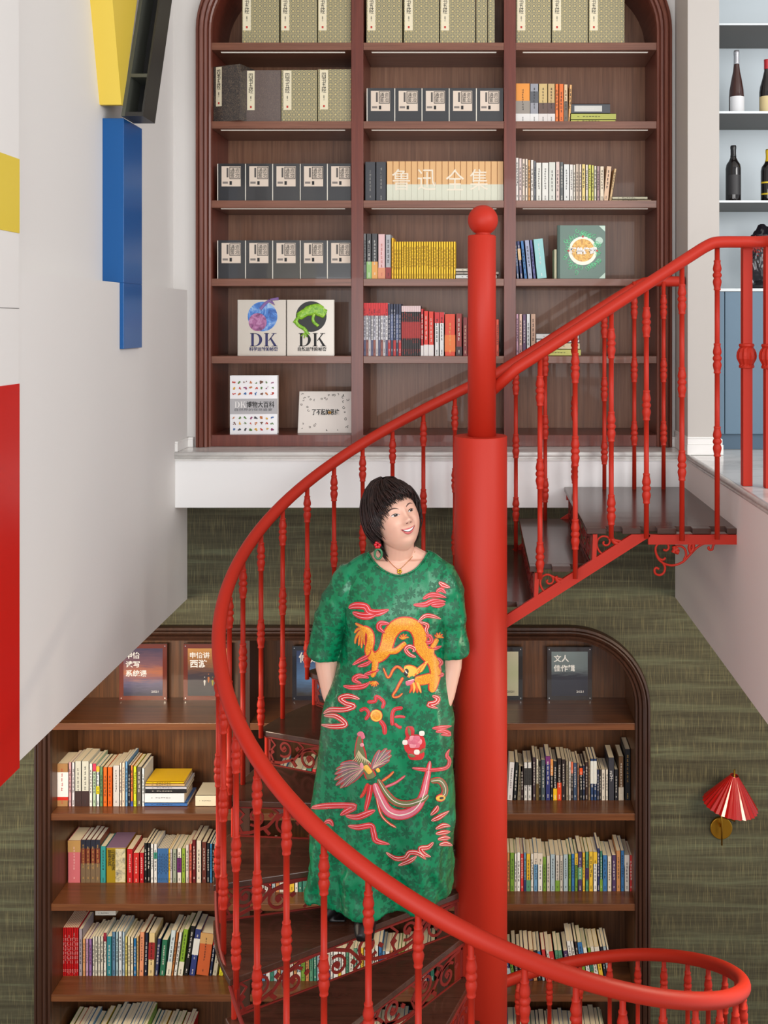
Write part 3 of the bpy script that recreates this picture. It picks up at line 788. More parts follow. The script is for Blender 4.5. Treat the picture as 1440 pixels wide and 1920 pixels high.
def case(x, Y, Z, w, h, d, mat, label, lx=3, lw=15, txt='四书五经', lh=74, rot=0, group='brocade book cases in the arched bookcase', narrow=False):
    rt = put('book_case', stack_mesh((w, h, d, 'case'), [((0, 0, 0), (w * K, d * K, h * K))], mat), None); rt.location = W(x, Y, Z); rt.rotation_euler = (0, 0, rot)
    md = rt.modifiers.new('bevel', 'BEVEL'); md.width = .0015; md.segments = 2
    if not narrow:
        lb = put('title_slip', stack_mesh((lw, lh, 'slip'), [((0, -.0006, 0), (lw * K, 0, lh * K))], labm), rt, (lx * K, 0, (h - lh - 1.5) * K))
        tt = text('lettering', '\n'.join(txt), .02, (lw * K / 2, -.0008, lh * K * .68), M['ink'], lb, fit=(8.4 * K, lh * K * .50), line=.8)
        text('lettering', '\n'.join('卷一'), .01, (lw * K / 2, -.0008, lh * K * .30), M['ink'], lb, fit=(2.6 * K, lh * K * .12), line=.8)
        put('seal', stack_mesh('seal', [((0, -.0005, 0), (3.4 * K, 0, 4 * K))], sealm), lb, (lw * K / 2 - 1.7 * K, -.0006, 4 * K))
    tag(rt, label, 'book case', group); return rt
Yb = 1.004
xs0 = [(454, 523), (526, 594), (596, 658), (687, 754), (757, 823), (825, 891), (968, 1033), (1035, 1102), (1104, 1171)]
nm = ['leftmost', 'middle', 'rightmost']; bay = ['left', 'middle', 'right']
for i, (a, b) in enumerate(xs0):
    case(UX(a) * Yb, Yb, S[0], (b - a) * Yb, 101, 60, BR1, 'gold brocade book case, %s of three wide ones, top shelf, %s bay' % (nm[i % 3], bay[i // 3]), lx=1.5 if i < 3 else 2)
for a, b, q in ((893, 914, 'next to the wide cases'), (915, 928, 'next to the dark gap')):
    case(UX(a) * Yb, Yb, S[0], (b - a) * Yb - .5, 101, 60, BR1, 'narrow gold brocade case standing %s, top shelf, middle bay' % q, narrow=True)
case(UX(398) * 1.004 + 1, 1.004 + .002, S[1], 60, 105, 50, BR2, 'dark floral brocade case turned at an angle, second shelf, far left', rot=R_(-22), lx=6, lw=13)
case(UX(459.5) * Yb, Yb, S[1], 67, 98, 60, BR3, 'grey brown brocade case between dark one and gold ones, second shelf', lx=4, lw=14)
case(UX(527.5) * Yb, Yb, S[1], 67, 98.5, 60, BR1, 'gold brocade case beside the grey one, second shelf of arched bookcase', lx=4)
case(UX(596) * Yb, Yb, S[1], 62.5, 99.5, 60, BR1, 'gold brocade case against the left divider, second shelf of arched bookcase', lx=4)
# --- black boxed sets with cream cover labels
def boxed(x, Y, Z, w, h, label, group):
    mt = paint((54, 54, 56), .25, coat=.5)
    rt = put('boxed_book', stack_mesh((round(w), round(h), 'bx'), [((1.6 * K, 0, 0), (w * K, 42 * K, h * K))], mt), None); rt.location = W(x, Y, Z)
    put('page_block', stack_mesh((round(h), 'bxp'), [((0, .0008, .0005), (1.6 * K, 40 * K, (h - .4) * K))], M['pagew']), rt)
    lb = put('cover_label', stack_mesh('bxl', [((0, -.0006, 0), (36 * K, 0, 38 * K))], paint((222, 206, 190), .6)), rt, (8 * K, 0, (h - 43) * K))
    o = text('cover_title', '通资\n鉴治', .02, (25 * K, -.0008, 25.5 * K), M['ink'], lb, fit=(17 * K, 18 * K), line=.85)
    fr = [((15 * K, -.0009, 14 * K), (35.4 * K, -.0006, 15.2 * K)), ((15 * K, -.0009, 35.6 * K), (35.4 * K, -.0006, 36.8 * K)), ((15 * K, -.0009, 14 * K), (16.1 * K, -.0006, 36.8 * K)), ((34.3 * K, -.0009, 14 * K), (35.4 * K, -.0006, 36.8 * K))]
    put('cover_frame', stack_mesh('bxf', fr, M['ink']), lb)
    put('cover_seal', stack_mesh('bxs', [((15 * K, -.0008, 3 * K), (19.5 * K, -.0006, 10 * K))], M['ink']), lb)
    put('cover_stripe', stack_mesh('bxt', [((9.5 * K, -.0008, 17 * K), (13 * K, -.0006, 35 * K))], paint((90, 84, 80), .6)), lb)
    put('cover_stripe', stack_mesh('bxu', [((2 * K, -.0008, 5 * K), (12 * K, -.0006, 9 * K)), ], paint((130, 122, 116), .6)), lb)
    return tag(rt, label, 'book', group)
five = ['leftmost', 'second', 'third', 'fourth', 'rightmost']
def boxes(us, Zs, h, where):
    for i, (a, b) in enumerate(us): boxed(UX(a) * Yb, Yb, Zs, (b - a) * Yb - .3, h, 'black boxed book with cream cover label, %s of five, %s' % (five[i] + (' from left' if 0 < i < 4 else ''), where), 'black boxed books with cream labels')
boxes([(687.5, 739.5), (739.5, 790.5), (790.5, 841.5), (841.5, 892.5), (892.5, 943.5)], S[1], 64, 'second shelf middle bay')
boxes([(407.5, 459.5), (459.5, 510.5), (510.5, 562), (562, 613), (613, 658)], S[2], 70.5, 'third shelf left bay')
boxes([(407.5, 459.5), (459.5, 510.5), (510.5, 562), (562, 613), (613, 658)], S[3], 72.5, 'fourth shelf left bay')
W1 = 'second shelf, right bay, arched bookcase'
G = 'books in the tall arched bookcase'
row(S[1], Yb, [(967, 994, 156.5, (232, 150, 60), dict(b=(0, .22, (226, 224, 220)), b2=(.22, .55, (150, 142, 132)), hard=True)), (994, 1010, 157, (150, 152, 160), dict(b=(0, .22, (226, 226, 224)), b2=(.5, .8, (90, 92, 98)))),
     (1010, 1027, 157, (205, 178, 120), dict(b=(0, .22, (220, 214, 210)), b2=(.22, .5, (100, 78, 70)))), (1027, 1041, 157, (198, 168, 116), dict(b=(0, .22, (220, 214, 210)), b2=(.22, .5, (96, 74, 70)))),
     (1041, 1048, 157.5, (228, 118, 50)), (1048, 1057.5, 157.5, (226, 112, 44)), (1057.5, 1065, 158.5, (222, 190, 150), dict(b=(0, .55, (110, 98, 86)))), (1065, 1070.5, 159, (222, 170, 110), dict(lean=.04))], W1, G, 50)
def flats(lst, Zs, Y, where, group):
    z = Zs; names = []
    for i, (u0, u1, h, rgb) in enumerate(lst):
        o = flat(UX(u0) * Y, Y, z, (u1 - u0) * Y, h, 50, rgb); z += h
        pos = 'bottom' if i == 0 else ('top' if i == len(lst) - 1 else ORD[i] + ' from bottom')
        tag(o, '%s book lying flat, %s in pile, %s' % (cname(rgb), pos, where), 'book', group)
flats([(1068, 1154, 4.5, (190, 190, 90)), (1069, 1155, 12, (176, 180, 84)), (1071, 1144, 18, (70, 74, 80))], S[1], Yb, W1, G)
o = put('cover_label', stack_mesh('fl1', [((0, -.0006, 0), (52 * K, 0, 11 * K))], paint((205, 205, 200), .6)), [x for x in COL.objects if x.get('label', '').startswith('dark grey book lying flat, top')][0], (6 * K, 0, 3.5 * K))
# row 2 middle : two dark, nineteen orange and cream volumes with the big characters
W2 = 'third shelf, middle bay, arched bookcase'
sp = [(684.5, 704.5, 303.5, (62, 64, 70), dict(t=(170, 168, 160))), (705, 724.5, 303.5, (62, 64, 70), dict(t=(170, 168, 160)))]
for i in range(19): sp.append((725.5 + i * 11.5, 737 + i * 11.5, 302.5, (222, 176, 120), dict(b=(0, .42, (214, 216, 196)), t=None, hard=True)))
rr = row(S[2], Yb, sp, W2, G, 50)
wt = paint((236, 226, 206), .6)
for i, ch in enumerate('鲁迅全集'):
    # the large white characters run across several spines: each piece belongs to the volume it is printed on
    cx = [752, 800, 853, 898][i]; o = text('series_title', ch, .05, (0, 0, 0), wt, None, fit=(34 * K, 40 * K), extrude=.0003)
    vol = rr[2 + int((cx - 725.5) / 11.5)][0]; o.parent = vol
    off = W(UX(cx) * Yb, Yb, S[2] + 40) - vol.location; off.y = -.0008; o.location = Vector(o.location) + off
W3 = 'third shelf, right bay, arched bookcase'
cl = [(238, 232, 224), (226, 206, 200), (232, 214, 196), (236, 220, 200), (214, 160, 100), (232, 226, 216), (120, 124, 130), (224, 224, 214), (226, 226, 218), (214, 216, 206), (218, 196, 186), (96, 100, 100), (222, 224, 220), (226, 222, 214), (234, 226, 210), (196, 176, 156), (226, 206, 186), (230, 206, 130), (226, 216, 200), (206, 204, 90), (212, 208, 110), (214, 208, 186), (170, 140, 140), (232, 216, 190)]
ed = [967, 973, 979, 985, 990, 995, 1001, 1005, 1016, 1029, 1042, 1050, 1057, 1068, 1075, 1079, 1086, 1091, 1098, 1103, 1109, 1114, 1119, 1125, 1133]
tp = [296, 297, 298, 298, 300, 300, 302, 305, 305, 304, 303.5, 304, 308, 308.5, 309, 307.5, 308, 308, 309, 309, 310, 311, 311.5, 312]
sp = [(ed[i], ed[i + 1], tp[i], cl[i], {}) for i in range(24)]
sp += [(1131, 1141, 312, (226, 190, 156), dict(lean=.10)), (1142, 1147, 316, (214, 180, 130), dict(lean=.16))]
row(S[2], Yb, sp, W3, G, 50)
flats([(1146, 1221, 3.5, (190, 170, 130)), (1148, 1214, 5.5, (206, 200, 170))], S[2], 1.006, W3, G)
W4 = 'fourth shelf, middle bay, arched bookcase'
sp = [(681.5, 687, 438, (120, 120, 120), {}), (687.3, 697, 438, (70, 70, 72), dict(b=(0, .38, (150, 196, 120)), t=(235, 235, 230))), (697.3, 708.5, 438, (70, 70, 72), dict(b=(0, .38, (232, 170, 90)), t=(235, 235, 230))),
      (709, 722.5, 439, (228, 190, 190), dict(t=(200, 110, 100), b=(0, .25, (226, 150, 110)))), (723, 733.5, 440, (170, 172, 176), dict(b=(0, .26, (150, 50, 50))))]
for i in range(26): sp.append((734 + i * 4.65, 738.7 + i * 4.65, 446 if i == 0 else 453, (246, 200, 16) if i else (250, 190, 30), dict(t=(150, 90, 10))))
row(S[3], Yb, sp, W4, G, 50)
flats([(853, 931, 8, (214, 214, 210)), (855, 935, 6, (150, 140, 128)), (854, 929, 6, (206, 196, 176))], S[3], Yb, W4, G)
W5 = 'fourth shelf, right bay, arched bookcase'
sp = [(969, 974, 453, (72, 92, 130), dict(lean=-.07)), (975.5, 981, 452, (60, 70, 120), dict(lean=-.09, b=(.5, .8, (230, 190, 130)))), (983, 989, 451.5, (60, 120, 180), dict(lean=-.1)), (990, 999, 450.5, (160, 170, 196), dict(lean=-.09)),
      (1000, 1005.5, 450, (90, 92, 150), dict(lean=-.1)), (1007, 1026, 448.5, (150, 206, 206), dict(lean=-.1, hard=True, t=(236, 240, 240)))]
row(S[3], Yb, sp, W5, G, 50)
o = book(UX(1039.5) * Yb, Yb + .004, S[3], 5.5, 56, 44, (210, 206, 170), title=None); tag(o, 'thin cream book just left of the green dragon-pattern book', 'book', G)
# front facing books
def cover_book(name, u0, u1, vt, Zs, Y, rgb, label, depth=9, spine=None, rot=0.0, tilt=0.0, h=None, w=None, mat=None):
    w = (u1 - u0) * Y if w is None else w; h = (603 - vt) * Y - Zs if h is None else h
    mt = mat or paint(rgb, .3, coat=.3)
    mb = MB().box((0, 0, 0), (w * K, .0016, h * K)); mb.box((0, depth * K - .0016, 0), (w * K, depth * K, h * K)); mb.box((0, 0, 0), (.0016, depth * K, h * K))
    rt = mb.build(name, mt); rt.location = W(UX(u0) * Y, Y, Zs); rt.rotation_euler = (tilt, 0, rot)
    MB().box((.0016, .0016, .002), (w * K - .003, depth * K - .0016, h * K - .002)).build('page_block', M['pagew'], rt)
    return tag(rt, label, 'book', G), w, h
def disc(name, cx, cz, r, mat, parent, y=-.0006, n=40, th=.0006, rx=1.0):
    pts = [((cx + rx * r * math.cos(2 * math.pi * i / n)) * K, (cz + r * math.sin(2 * math.pi * i / n)) * K) for i in range(n)]
    return MB().prism(pts, y, y + th).build(name, mat, parent)
def patt(name, cols, scale=14, kind='noise', seed=0):
    t = NT(name, .3); f = t.noise(t.mapped((1, 1, 1), loc=(seed, seed, seed)), scale, 4, .6, 1.2)
    n = len(cols); return t.out(t.ramp(f, [(.28 + .44 * i / (n - 1), c) for i, c in enumerate(cols)]))
def serif_DK(parent, cx, z0, w, h, mat, y=-.0018):
    mb = MB(); y1 = y + .0006
    def pr(p): mb.prism([((cx + (a - .5) * w) * K, (z0 + b * h) * K) for a, b in p], y, y1)
    for x in (.03, .54): pr([(x + .045, 0), (x + .135, 0), (x + .135, 1), (x + .045, 1)]); pr([(x, 0), (x + .18, 0), (x + .18, .045), (x, .045)]); pr([(x, .955), (x + .18, .955), (x + .18, 1), (x, 1)])
    N = 18
    for i in range(N):   # bowl of the D, thick on the right
        a0, a1 = [math.pi / 2 - math.pi * q / N for q in (i, i + 1)]
        o = lambda a: (.20 + .27 * math.cos(a), .5 + .5 * math.sin(a)); n = lambda a: (.20 + .165 * math.cos(a), .5 + .455 * math.sin(a))
        pr([n(a0), o(a0), o(a1), n(a1)])
    pr([(.10, .955), (.20, .955), (.20, 1), (.10, 1)]); pr([(.10, 0), (.20, 0), (.20, .045), (.10, .045)])
    pr([(.69, .42), (.72, .42), (.93, .97), (.88, .97)]); pr([(.745, .60), (.80, .66), (1.0, .03), (.90, .03)])
    pr([(.81, .955), (.99, .955), (.99, 1), (.81, 1)]); pr([(.82, 0), (1.03, 0), (1.03, .045), (.82, .045)])
    return mb.build('cover_title', mat, parent)
silver = paint((206, 198, 186), .3, .15, coat=.4)
navyt = paint((40, 40, 96), .5)
b, w, h = cover_book('cover_book', 445, 536, 562, S[4], Yb + .004, (0, 0, 0), 'silver hardcover with blue and purple sphere picture, fifth shelf left bay', 10, mat=silver)
disc('cover_picture', w * .52, h * .70, 28, patt('planet_picture', [(20, 50, 130), (70, 130, 210), (190, 220, 240)], 22), b)
disc('cover_picture', w * .42, h * .60, 17, patt('cell_picture', [(90, 40, 90), (170, 100, 150), (200, 150, 190)], 40, seed=3), b, y=-.0012)
mb = MB(); mb.tube([(x_ * K, -.0012, z_ * K) for x_, z_ in ((44, 88), (52, 98), (60, 104), (70, 98), (64, 106), (78, 108))], 3 * K, 8); mb.build('cover_picture', paint((140, 110, 170), .4), b)
serif_DK(b, w * .53, h * .285 - 12.5, 52, 25, navyt)
text('cover_title', '科学运转的秘密', .02, (w * .54 * K, -.001, h * .12 * K), navyt, b, fit=(54 * K, 8 * K), bold=.0004)
b, w, h = cover_book('cover_book', 537.5, 626, 562, S[4], Yb + .004, (0, 0, 0), 'silver hardcover with green lizard picture, fifth shelf left bay', 10, mat=silver)
disc('cover_picture', w * .52, h * .70, 29, paint((16, 18, 18), .4), b)
liz = patt('lizard_skin', [(70, 120, 20), (130, 190, 40), (190, 220, 90)], 60)
mb = MB()
mb.tube(spline([(14 * K, -.002, 62 * K), (24 * K, -.003, 74 * K), (40 * K, -.004, 84 * K), (56 * K, -.004, 88 * K), (66 * K, -.004, 82 * K), (74 * K, -.003, 78 * K)], 5), [x * K for x in [3] * 5 + [8] * 5 + [10] * 5 + [11] * 5 + [9] * 5 + [4]], 12)
mb.tube(spline([(26 * K, -.003, 76 * K), (18 * K, -.004, 66 * K), (22 * K, -.004, 58 * K), (34 * K, -.004, 50 * K), (40 * K, -.003, 40 * K)], 5), 3.4 * K, 8)
mb.tube(spline([(52 * K, -.003, 80 * K), (50 * K, -.004, 66 * K), (60 * K, -.004, 56 * K)], 5), 3 * K, 8)
for dx, dz in ((-9, -3), (-3, -7), (3, -5), (8, 1)): mb.tube([(36 * K, -.003, 44 * K), ((36 + dx) * K, -.003, (40 + dz) * K)], 1.3 * K, 6)
for v in range(len(mb.v)): x_, y_, z_ = mb.v[v]; mb.v[v] = (x_, max(y_, -.02) * .35 - .0012, z_)
mb.build('cover_picture', liz, b, smooth=True)
serif_DK(b, w * .53, h * .285 - 12.5, 52, 25, M['ink'])
text('cover_title', '自然运转的秘密', .02, (w * .54 * K, -.001, h * .12 * K), M['ink'], b, fit=(54 * K, 8 * K), bold=.0004)
# green book with dragon-like relief
b, w, h = cover_book('cover_book', 1045, 1135, 422.5, S[3], Yb + .002, (44, 92, 74), 'large green hardcover with round yellow emblem, fourth shelf right bay', 11)
rel = paint((110, 206, 150), .35, coat=.3); mb = MB(); rnd = random.Random(4)
for i in range(46):
    a = rnd.uniform(0, 6.28); rx, rz = rnd.uniform(26, 36), rnd.uniform(30, 42); cx, cz = 47 + rx * math.cos(a), 52 + rz * math.sin(a)
    pts = [(cx + (5 - q * .55) * math.cos(a + q * .9), cz + (5 - q * .55) * math.sin(a + q * .9)) for q in range(8)]
    mb.tube([(min(max(x_, 9), 84) * K, -.0003, min(max(z_, 8), 96) * K) for x_, z_ in pts], .75 * K, 5)
for v in range(len(mb.v)): x_, y_, z_ = mb.v[v]; mb.v[v] = (x_, y_ * .5 - .0002, z_)
mb.build('cover_relief', rel, b, smooth=True)
disc('cover_emblem', 48, 53, 27, paint((196, 196, 180), .3, .3), b); disc('cover_emblem', 48, 54, 21.5, patt('emblem_gold', [(150, 80, 30), (226, 170, 60), (240, 210, 120)], 60), b, y=-.0012)
text('cover_title', '怪兽传奇', .02, (48 * K, -.0022, 53 * K), paint((240, 240, 238), .5), b, fit=(50 * K, 14 * K), bold=.0012, extrude=.0008)
disc('cover_badge', 79, 72, 7, paint((190, 216, 200), .4), b)
MB().box((0, -.0004, 0), (5 * K, 0, h * K)).build('cover_hinge', paint((34, 70, 58), .4), b)
for q in ((w - 12, h - 12), (w - 12, 1)): MB().prism([(q[0] * K, (q[1] + (11 if q[1] > 10 else 0)) * K), ((q[0] + 11.6) * K, (q[1] + (11 if q[1] > 10 else 0)) * K), ((q[0] + 11.6) * K, (q[1] + (0 if q[1] > 10 else 11)) * K)], -.0008, 0).build('cover_corner', paint((170, 190, 176), .35, .3), b)
for x_, z_ in ((48, 80), (21, 53), (75, 53)): disc('cover_gem', x_, z_, 2.2, paint((170, 40, 20), .3), b, y=-.0014)
# thick white encyclopedia, slightly turned
b, w, h = cover_book('cover_book', 431, 519, 704.5, SB, 1.004, (238, 238, 240), 'thick white book covered with rows of little pictures, bottom shelf', 16, rot=R_(3))
MB().box((0, -.0006, 38 * K), (w * K, 0, 67 * K)).build('cover_band', paint((176, 174, 176), .4), b)
rnd = random.Random(11); pal = [(200, 60, 40), (60, 110, 170), (220, 170, 50), (90, 130, 60), (120, 80, 60), (60, 60, 70), (200, 120, 60), (150, 60, 110)]
for rw, zc in enumerate((98, 87, 76, 31, 20.5, 9)):
    for i in range(8):
        mb = MB(); cx = 8 + i * 10.2; 
        for q in range(3): mb.tube([((cx + rnd.uniform(-3, 3)) * K, -.0006, (zc + rnd.uniform(-2.6, 2.6)) * K), ((cx + rnd.uniform(-3, 3)) * K, -.0006, (zc + rnd.uniform(-2.6, 2.6)) * K)], rnd.uniform(.7, 1.6) * K, 6)
        mb.build('cover_picture', paint(rnd.choice(pal), .5), b)
serif_DK(b, 19, 50, 21, 12, M['white'], -.0014)
text('cover_title', '博物大百科', .03, (57 * K, -.001, 56 * K), M['ink'], b, fit=(52 * K, 12 * K), bold=.0004)
text('cover_title', '自然界的视觉盛宴', .01, (44 * K, -.001, 46.5 * K), paint((90, 90, 94), .5), b, fit=(70 * K, 5 * K))
# white thinking box leaning back
b, w, h = cover_book('cover_book', 558, 659, 729, SB, 1.018, (236, 228, 220), 'white landscape box with small doodles leaning back, bottom shelf', 6, tilt=R_(-14), h=80, w=103)
rnd = random.Random(5); mb = MB()
for i in range(34):
    side = rnd.choice('lrtb'); cx = rnd.uniform(5, 98); cz = rnd.uniform(5, 75)
    if side == 'l': cx = rnd.uniform(4, 20)
    if side == 'r': cx = rnd.uniform(84, 98)
    if side == 't': cz = rnd.uniform(62, 75)
    if side == 'b': cz = rnd.uniform(5, 18)
    r = rnd.uniform(1.0, 2.6); a0 = rnd.uniform(0, 6)
    mb.tube([((cx + r * math.cos(a0 + q * .8)) * K, -.0002, (cz + r * math.sin(a0 + q * .8)) * K) for q in range(rnd.choice([4, 6, 8]))], .55 * K, 5)
mb.build('cover_doodles', paint((90, 84, 80), .6), b)
text('cover_title', '了不起的思维', .02, (52 * K, -.001, 40 * K), M['ink'], b, fit=(52 * K, 12 * K), bold=.0004)
disc('cover_badge', 60, 39, 3, paint((226, 160, 40), .5), b, y=-.0012)
# row 4 middle
W6 = 'fifth shelf, middle bay, arched bookcase'
sp = []
for i in range(10): sp.append((682 + i * 4.55, 686.5 + i * 4.55, 568, (228, 226, 226) if i % 2 else (196, 196, 206), dict(b=(.76, 1.0, (214, 40, 44)), b2=(0, .3, [(90, 90, 120), (150, 90, 80), (200, 196, 196)][i % 3]), t=(50, 40, 60))))
for i in range(5): sp.append((727.6 + i * 5, 732.5 + i * 5, 570, (52, 58, 84), dict(b=(0, .3, (186, 44, 44)) if i % 2 == 0 else (.3, .8, (96, 110, 150)), t=(210, 210, 216))))
for i in range(9): sp.append((753 + i * 4.0, 757 + i * 4.0, 573.5, (46, 36, 38), dict(b=(.35, .68, (170, 36, 36)), b2=(.88, 1, (226, 200, 200)), t=(190, 60, 50))))
sp += [(789.2, 794.5, 579, (200, 40, 44), dict(b=(0, .22, (230, 225, 222)))), (794.8, 803.5, 583, (228, 56, 40), dict(b=(0, .25, (230, 225, 222)))), (803.8, 813.5, 584, (226, 60, 40), dict(b=(0, .25, (230, 225, 222)))),
       (815, 823.5, 585.5, (226, 226, 224), dict(b=(.75, 1, (206, 40, 44)))), (824, 833, 585.5, (226, 226, 224), dict(b=(.75, 1, (206, 40, 44)))), (834, 854, 589, (222, 70, 40), dict(b=(.1, .5, (234, 120, 50)), t=(246, 200, 120))),
       (855, 866.5, 588, (150, 50, 46), dict(hard=True, b=(0, .22, (60, 40, 44)))), (868, 877, 595, (124, 44, 44), dict(t=(220, 190, 160))), (878, 890, 596, (150, 60, 50), {}), (891, 903, 596, (180, 60, 50), {}), (904, 916, 597, (206, 70, 50), {}), (917, 929, 598, (120, 50, 50), {}), (930, 936, 599, (220, 80, 50), {})]
row(S[4], Yb, sp, W6, G, 50)
W7 = 'fifth shelf, right bay, arched bookcase'
row(S[4], Yb, [(967.5, 973, 589, (206, 160, 180), {}), (973.3, 979.5, 589, (236, 196, 176), dict(b=(0, .26, (180, 140, 140)))), (980, 987, 589.5, (104, 76, 110), {}), (987.3, 994.5, 589, (222, 226, 226), {}), (995, 1005, 589, (196, 160, 136), dict(t=(60, 40, 36)))], W7, G, 50)
flats([(1006, 1089, 12.5, (206, 206, 110)), (1006, 1087, 12, (226, 210, 170)), (1006, 1086, 7, (226, 228, 228)), (1005.5, 1085, 10.5, (228, 230, 228))], S[4], Yb, W7, G)

# --- lower bookcase
GL = 'books in the dark lower bookcase'
LA, LB, LC, LD = shL[0], shL[1], shL[2], shL[3]
# poster plaques on the top shelf, leaning on the back panel
def poster(u0, u1, vt, vb, frame, colsky, lines, label, tc=(240, 240, 240), fcoat=True):
    Y = 1.0600; w = (u1 - u0) * Y; h = (vb - vt) * Y
    rt = MB().box((0, 0, 0), (w * K, .012, h * K)).build('poster_plaque', paint(frame, .25, coat=.5)); rt.location = W(UX(u0) * Y, Y, LA)
    t = NT('print', .3); sx = t.nt.nodes.new('ShaderNodeSeparateXYZ'); t.l(t.tc.outputs['Object'], sx.inputs[0])
    g = t.math('MULTIPLY', sx.outputs['Z'], 1.0 / (h * K)); nz = t.noise(t.mapped((8, 8, 60)), 2, 4); g2 = t.math('ADD', g, t.math('MULTIPLY', t.math('SUBTRACT', nz, .5), .22))
    m_ = t.out(t.ramp(g2, colsky)); t.b.inputs['Coat Weight'].default_value = .5
    a = 8.5; MB().box((a * K, -.0008, a * K), ((w - a) * K, 0, (h - a) * K)).build('print', m_, rt)
    for q in ((4, 4), (w - 4, 4), (4, h - 4), (w - 4, h - 4)): disc('screw', q[0], q[1], 1.1, paint((220, 220, 220), .2, 1), rt, y=-.001, n=12)
    z = h - 22
    for s, sz, bx in lines:
        n = len(s); text('poster_title', s, .02, ((13 + n * sz * .5) * K, -.0012, z * K), paint(tc, .5), rt, fit=(n * sz * K, sz * .95 * K), bold=.0004); z -= sz * 1.28
    text('poster_title', '2021', .01, ((w - 24) * K, -.0012, 17 * K), paint(tc, .5), rt, fit=(14 * K, 4 * K)); 
    return tag(rt, label, 'poster', 'posters on the top shelf of the lower bookcase')
poster(223.6, 313, 1203, 1308, (110, 40, 22), [(.1, (40, 40, 70)), (.3, (90, 86, 120)), (.5, (180, 110, 80)), (.65, (120, 80, 90)), (.95, (50, 46, 80))], [('申怡', 14, 0), ('读写', 14, 0), ('系统课', 14, 0)], 'sunset sea poster in red brown frame with four rows of white lettering')
po = poster(344, 434, 1203, 1308, (110, 40, 22), [(.1, (30, 32, 48)), (.45, (60, 50, 60)), (.7, (150, 100, 60)), (.95, (206, 146, 70))], [('申怡讲', 13, 0), ('西游', 17, 0)], 'orange to dark poster with small figures in red brown frame')
rnd = random.Random(2)
for i, c in enumerate([(220, 220, 214), (196, 120, 70), (170, 160, 70), (214, 206, 196)]):
    MB().lathe([(.2 * K, 0), (2.6 * K, 3 * K), (3.4 * K, 12 * K), (2 * K, 16 * K), (2.8 * K, 20 * K), (.3 * K, 24 * K)], 10, ((42 + i * 8) * K, 0, (26 + (i % 2) * 6) * K)).build('printed_figure', paint(c, .5), po).scale = (1, .12, 1)
poster(548, 636, 1207, 1308, (26, 30, 46), [(.1, (60, 60, 62)), (.4, (90, 130, 180)), (.9, (40, 60, 110))], [('', 0, 0), ('修透', 22, 0)][1:], 'blue poster in navy frame seen behind the woman\'s sleeve')
poster(660, 748, 1207, 1308, (26, 30, 46), [(.1, (60, 60, 62)), (.4, (120, 130, 140)), (.9, (80, 90, 90))], [('文学', 18, 0)], 'dark framed poster behind the woman\'s back')
poster(893, 980, 1209, 1308, (36, 34, 36), [(.1, (200, 196, 170)), (.5, (190, 196, 160)), (.9, (206, 202, 176))], [('文', 14, 0)], 'pale cream and green poster partly hidden by the column', (60, 60, 60))
poster(1026, 1110, 1209, 1308, (50, 46, 48), [(.05, (44, 46, 60)), (.45, (50, 54, 68)), (.6, (110, 124, 130)), (.95, (120, 136, 140))], [('文人', 15, 0), ('佳作辑', 14, 0)], 'grey blue poster in dark frame, right bay of lower bookcase')
wl_ = lambda s, b: '%s shelf, %s bay, lower bookcase' % (s, b)
B = lambda u, u2, vt, c, **o: (u, u2, vt, c, o)
q = lambda x: 80 + x / 3.4286
def qs(lst, vt0, sc=1380): return [(q(a), q(b), sc + t / 3.4286, c, o) for a, b, t, c, o in lst]
# left bay, second shelf
L1 = qs([(86, 165, 178, (170, 128, 84), dict(b=(.22, .80, (238, 238, 240)), b2=(.14, .22, (206, 52, 40)), hard=True, t=(190, 60, 60))), (166, 187, 170, (206, 160, 166), {}), (188, 207, 170, (226, 220, 226), dict(t=(60, 60, 60))), (208, 249, 162, (206, 206, 194), dict(b=(0, .34, (62, 44, 44)), t=(60, 60, 60))),
         (250, 299, 162, (206, 206, 194), dict(b=(0, .34, (62, 44, 44)), t=(60, 60, 60))), (300, 321, 178, (230, 228, 224), {}), (322, 344, 178, (180, 206, 176), dict(b=(.82, 1, (206, 60, 90)))), (345, 366, 194, (226, 232, 236), dict(b=(.3, .5, (240, 214, 30)), b2=(.86, 1, (246, 180, 50)))), (367, 388, 198, (100, 140, 100), {}),
         (389, 416, 202, (222, 104, 26), {}), (417, 449, 202, (220, 96, 20), {}), (452, 494, 190, (206, 202, 200), {}), (495, 509, 172, (230, 214, 200), {}), (510, 530, 172, (232, 212, 190), {}), (531, 548, 164, (110, 160, 204), {}), (549, 565, 190, (34, 34, 44), {}), (566, 582, 190, (224, 126, 60), dict(b=(0, .12, (70, 90, 170)))),
         (583, 605, 196, (206, 216, 40), {}), (606, 636, 200, (96, 90, 84), {}), (638, 655, 208, (226, 232, 236), {})], 0)
row(LB, 1.0143, L1, wl_('second', 'left'), GL, 58)
def flatpile(lst, Zs, Y, where):
    z = Zs
    for i, (u0, u1, h, rgb, d) in enumerate(lst):
        o = flat(UX(u0) * Y, Y, z, (u1 - u0) * Y, h, d, rgb, rot=0); z += h
        tag(o, '%s book lying flat, %s in pile, %s' % (cname(rgb), 'lowest' if i == 0 else ('topmost' if i == len(lst) - 1 else ORD[i] + ' from bottom'), where), 'book', GL)
flatpile([(q(655), q(930), 6.5, (60, 110, 180), 62), (q(656), q(910), 19, (226, 230, 236), 56), (q(660), q(925), 6.5, (36, 36, 40), 52), (q(660), q(925), 6, (190, 190, 200), 56), (q(660), q(912), 5, (214, 176, 120), 54), (q(665), q(908), 3.5, (250, 200, 20), 56)], LB, 1.0143, wl_('second', 'left'))
flatpile([(q(982), q(1136), 21, (232, 222, 196), 52)], LB, 1.0143, 'right end of second shelf, left bay, lower bookcase')
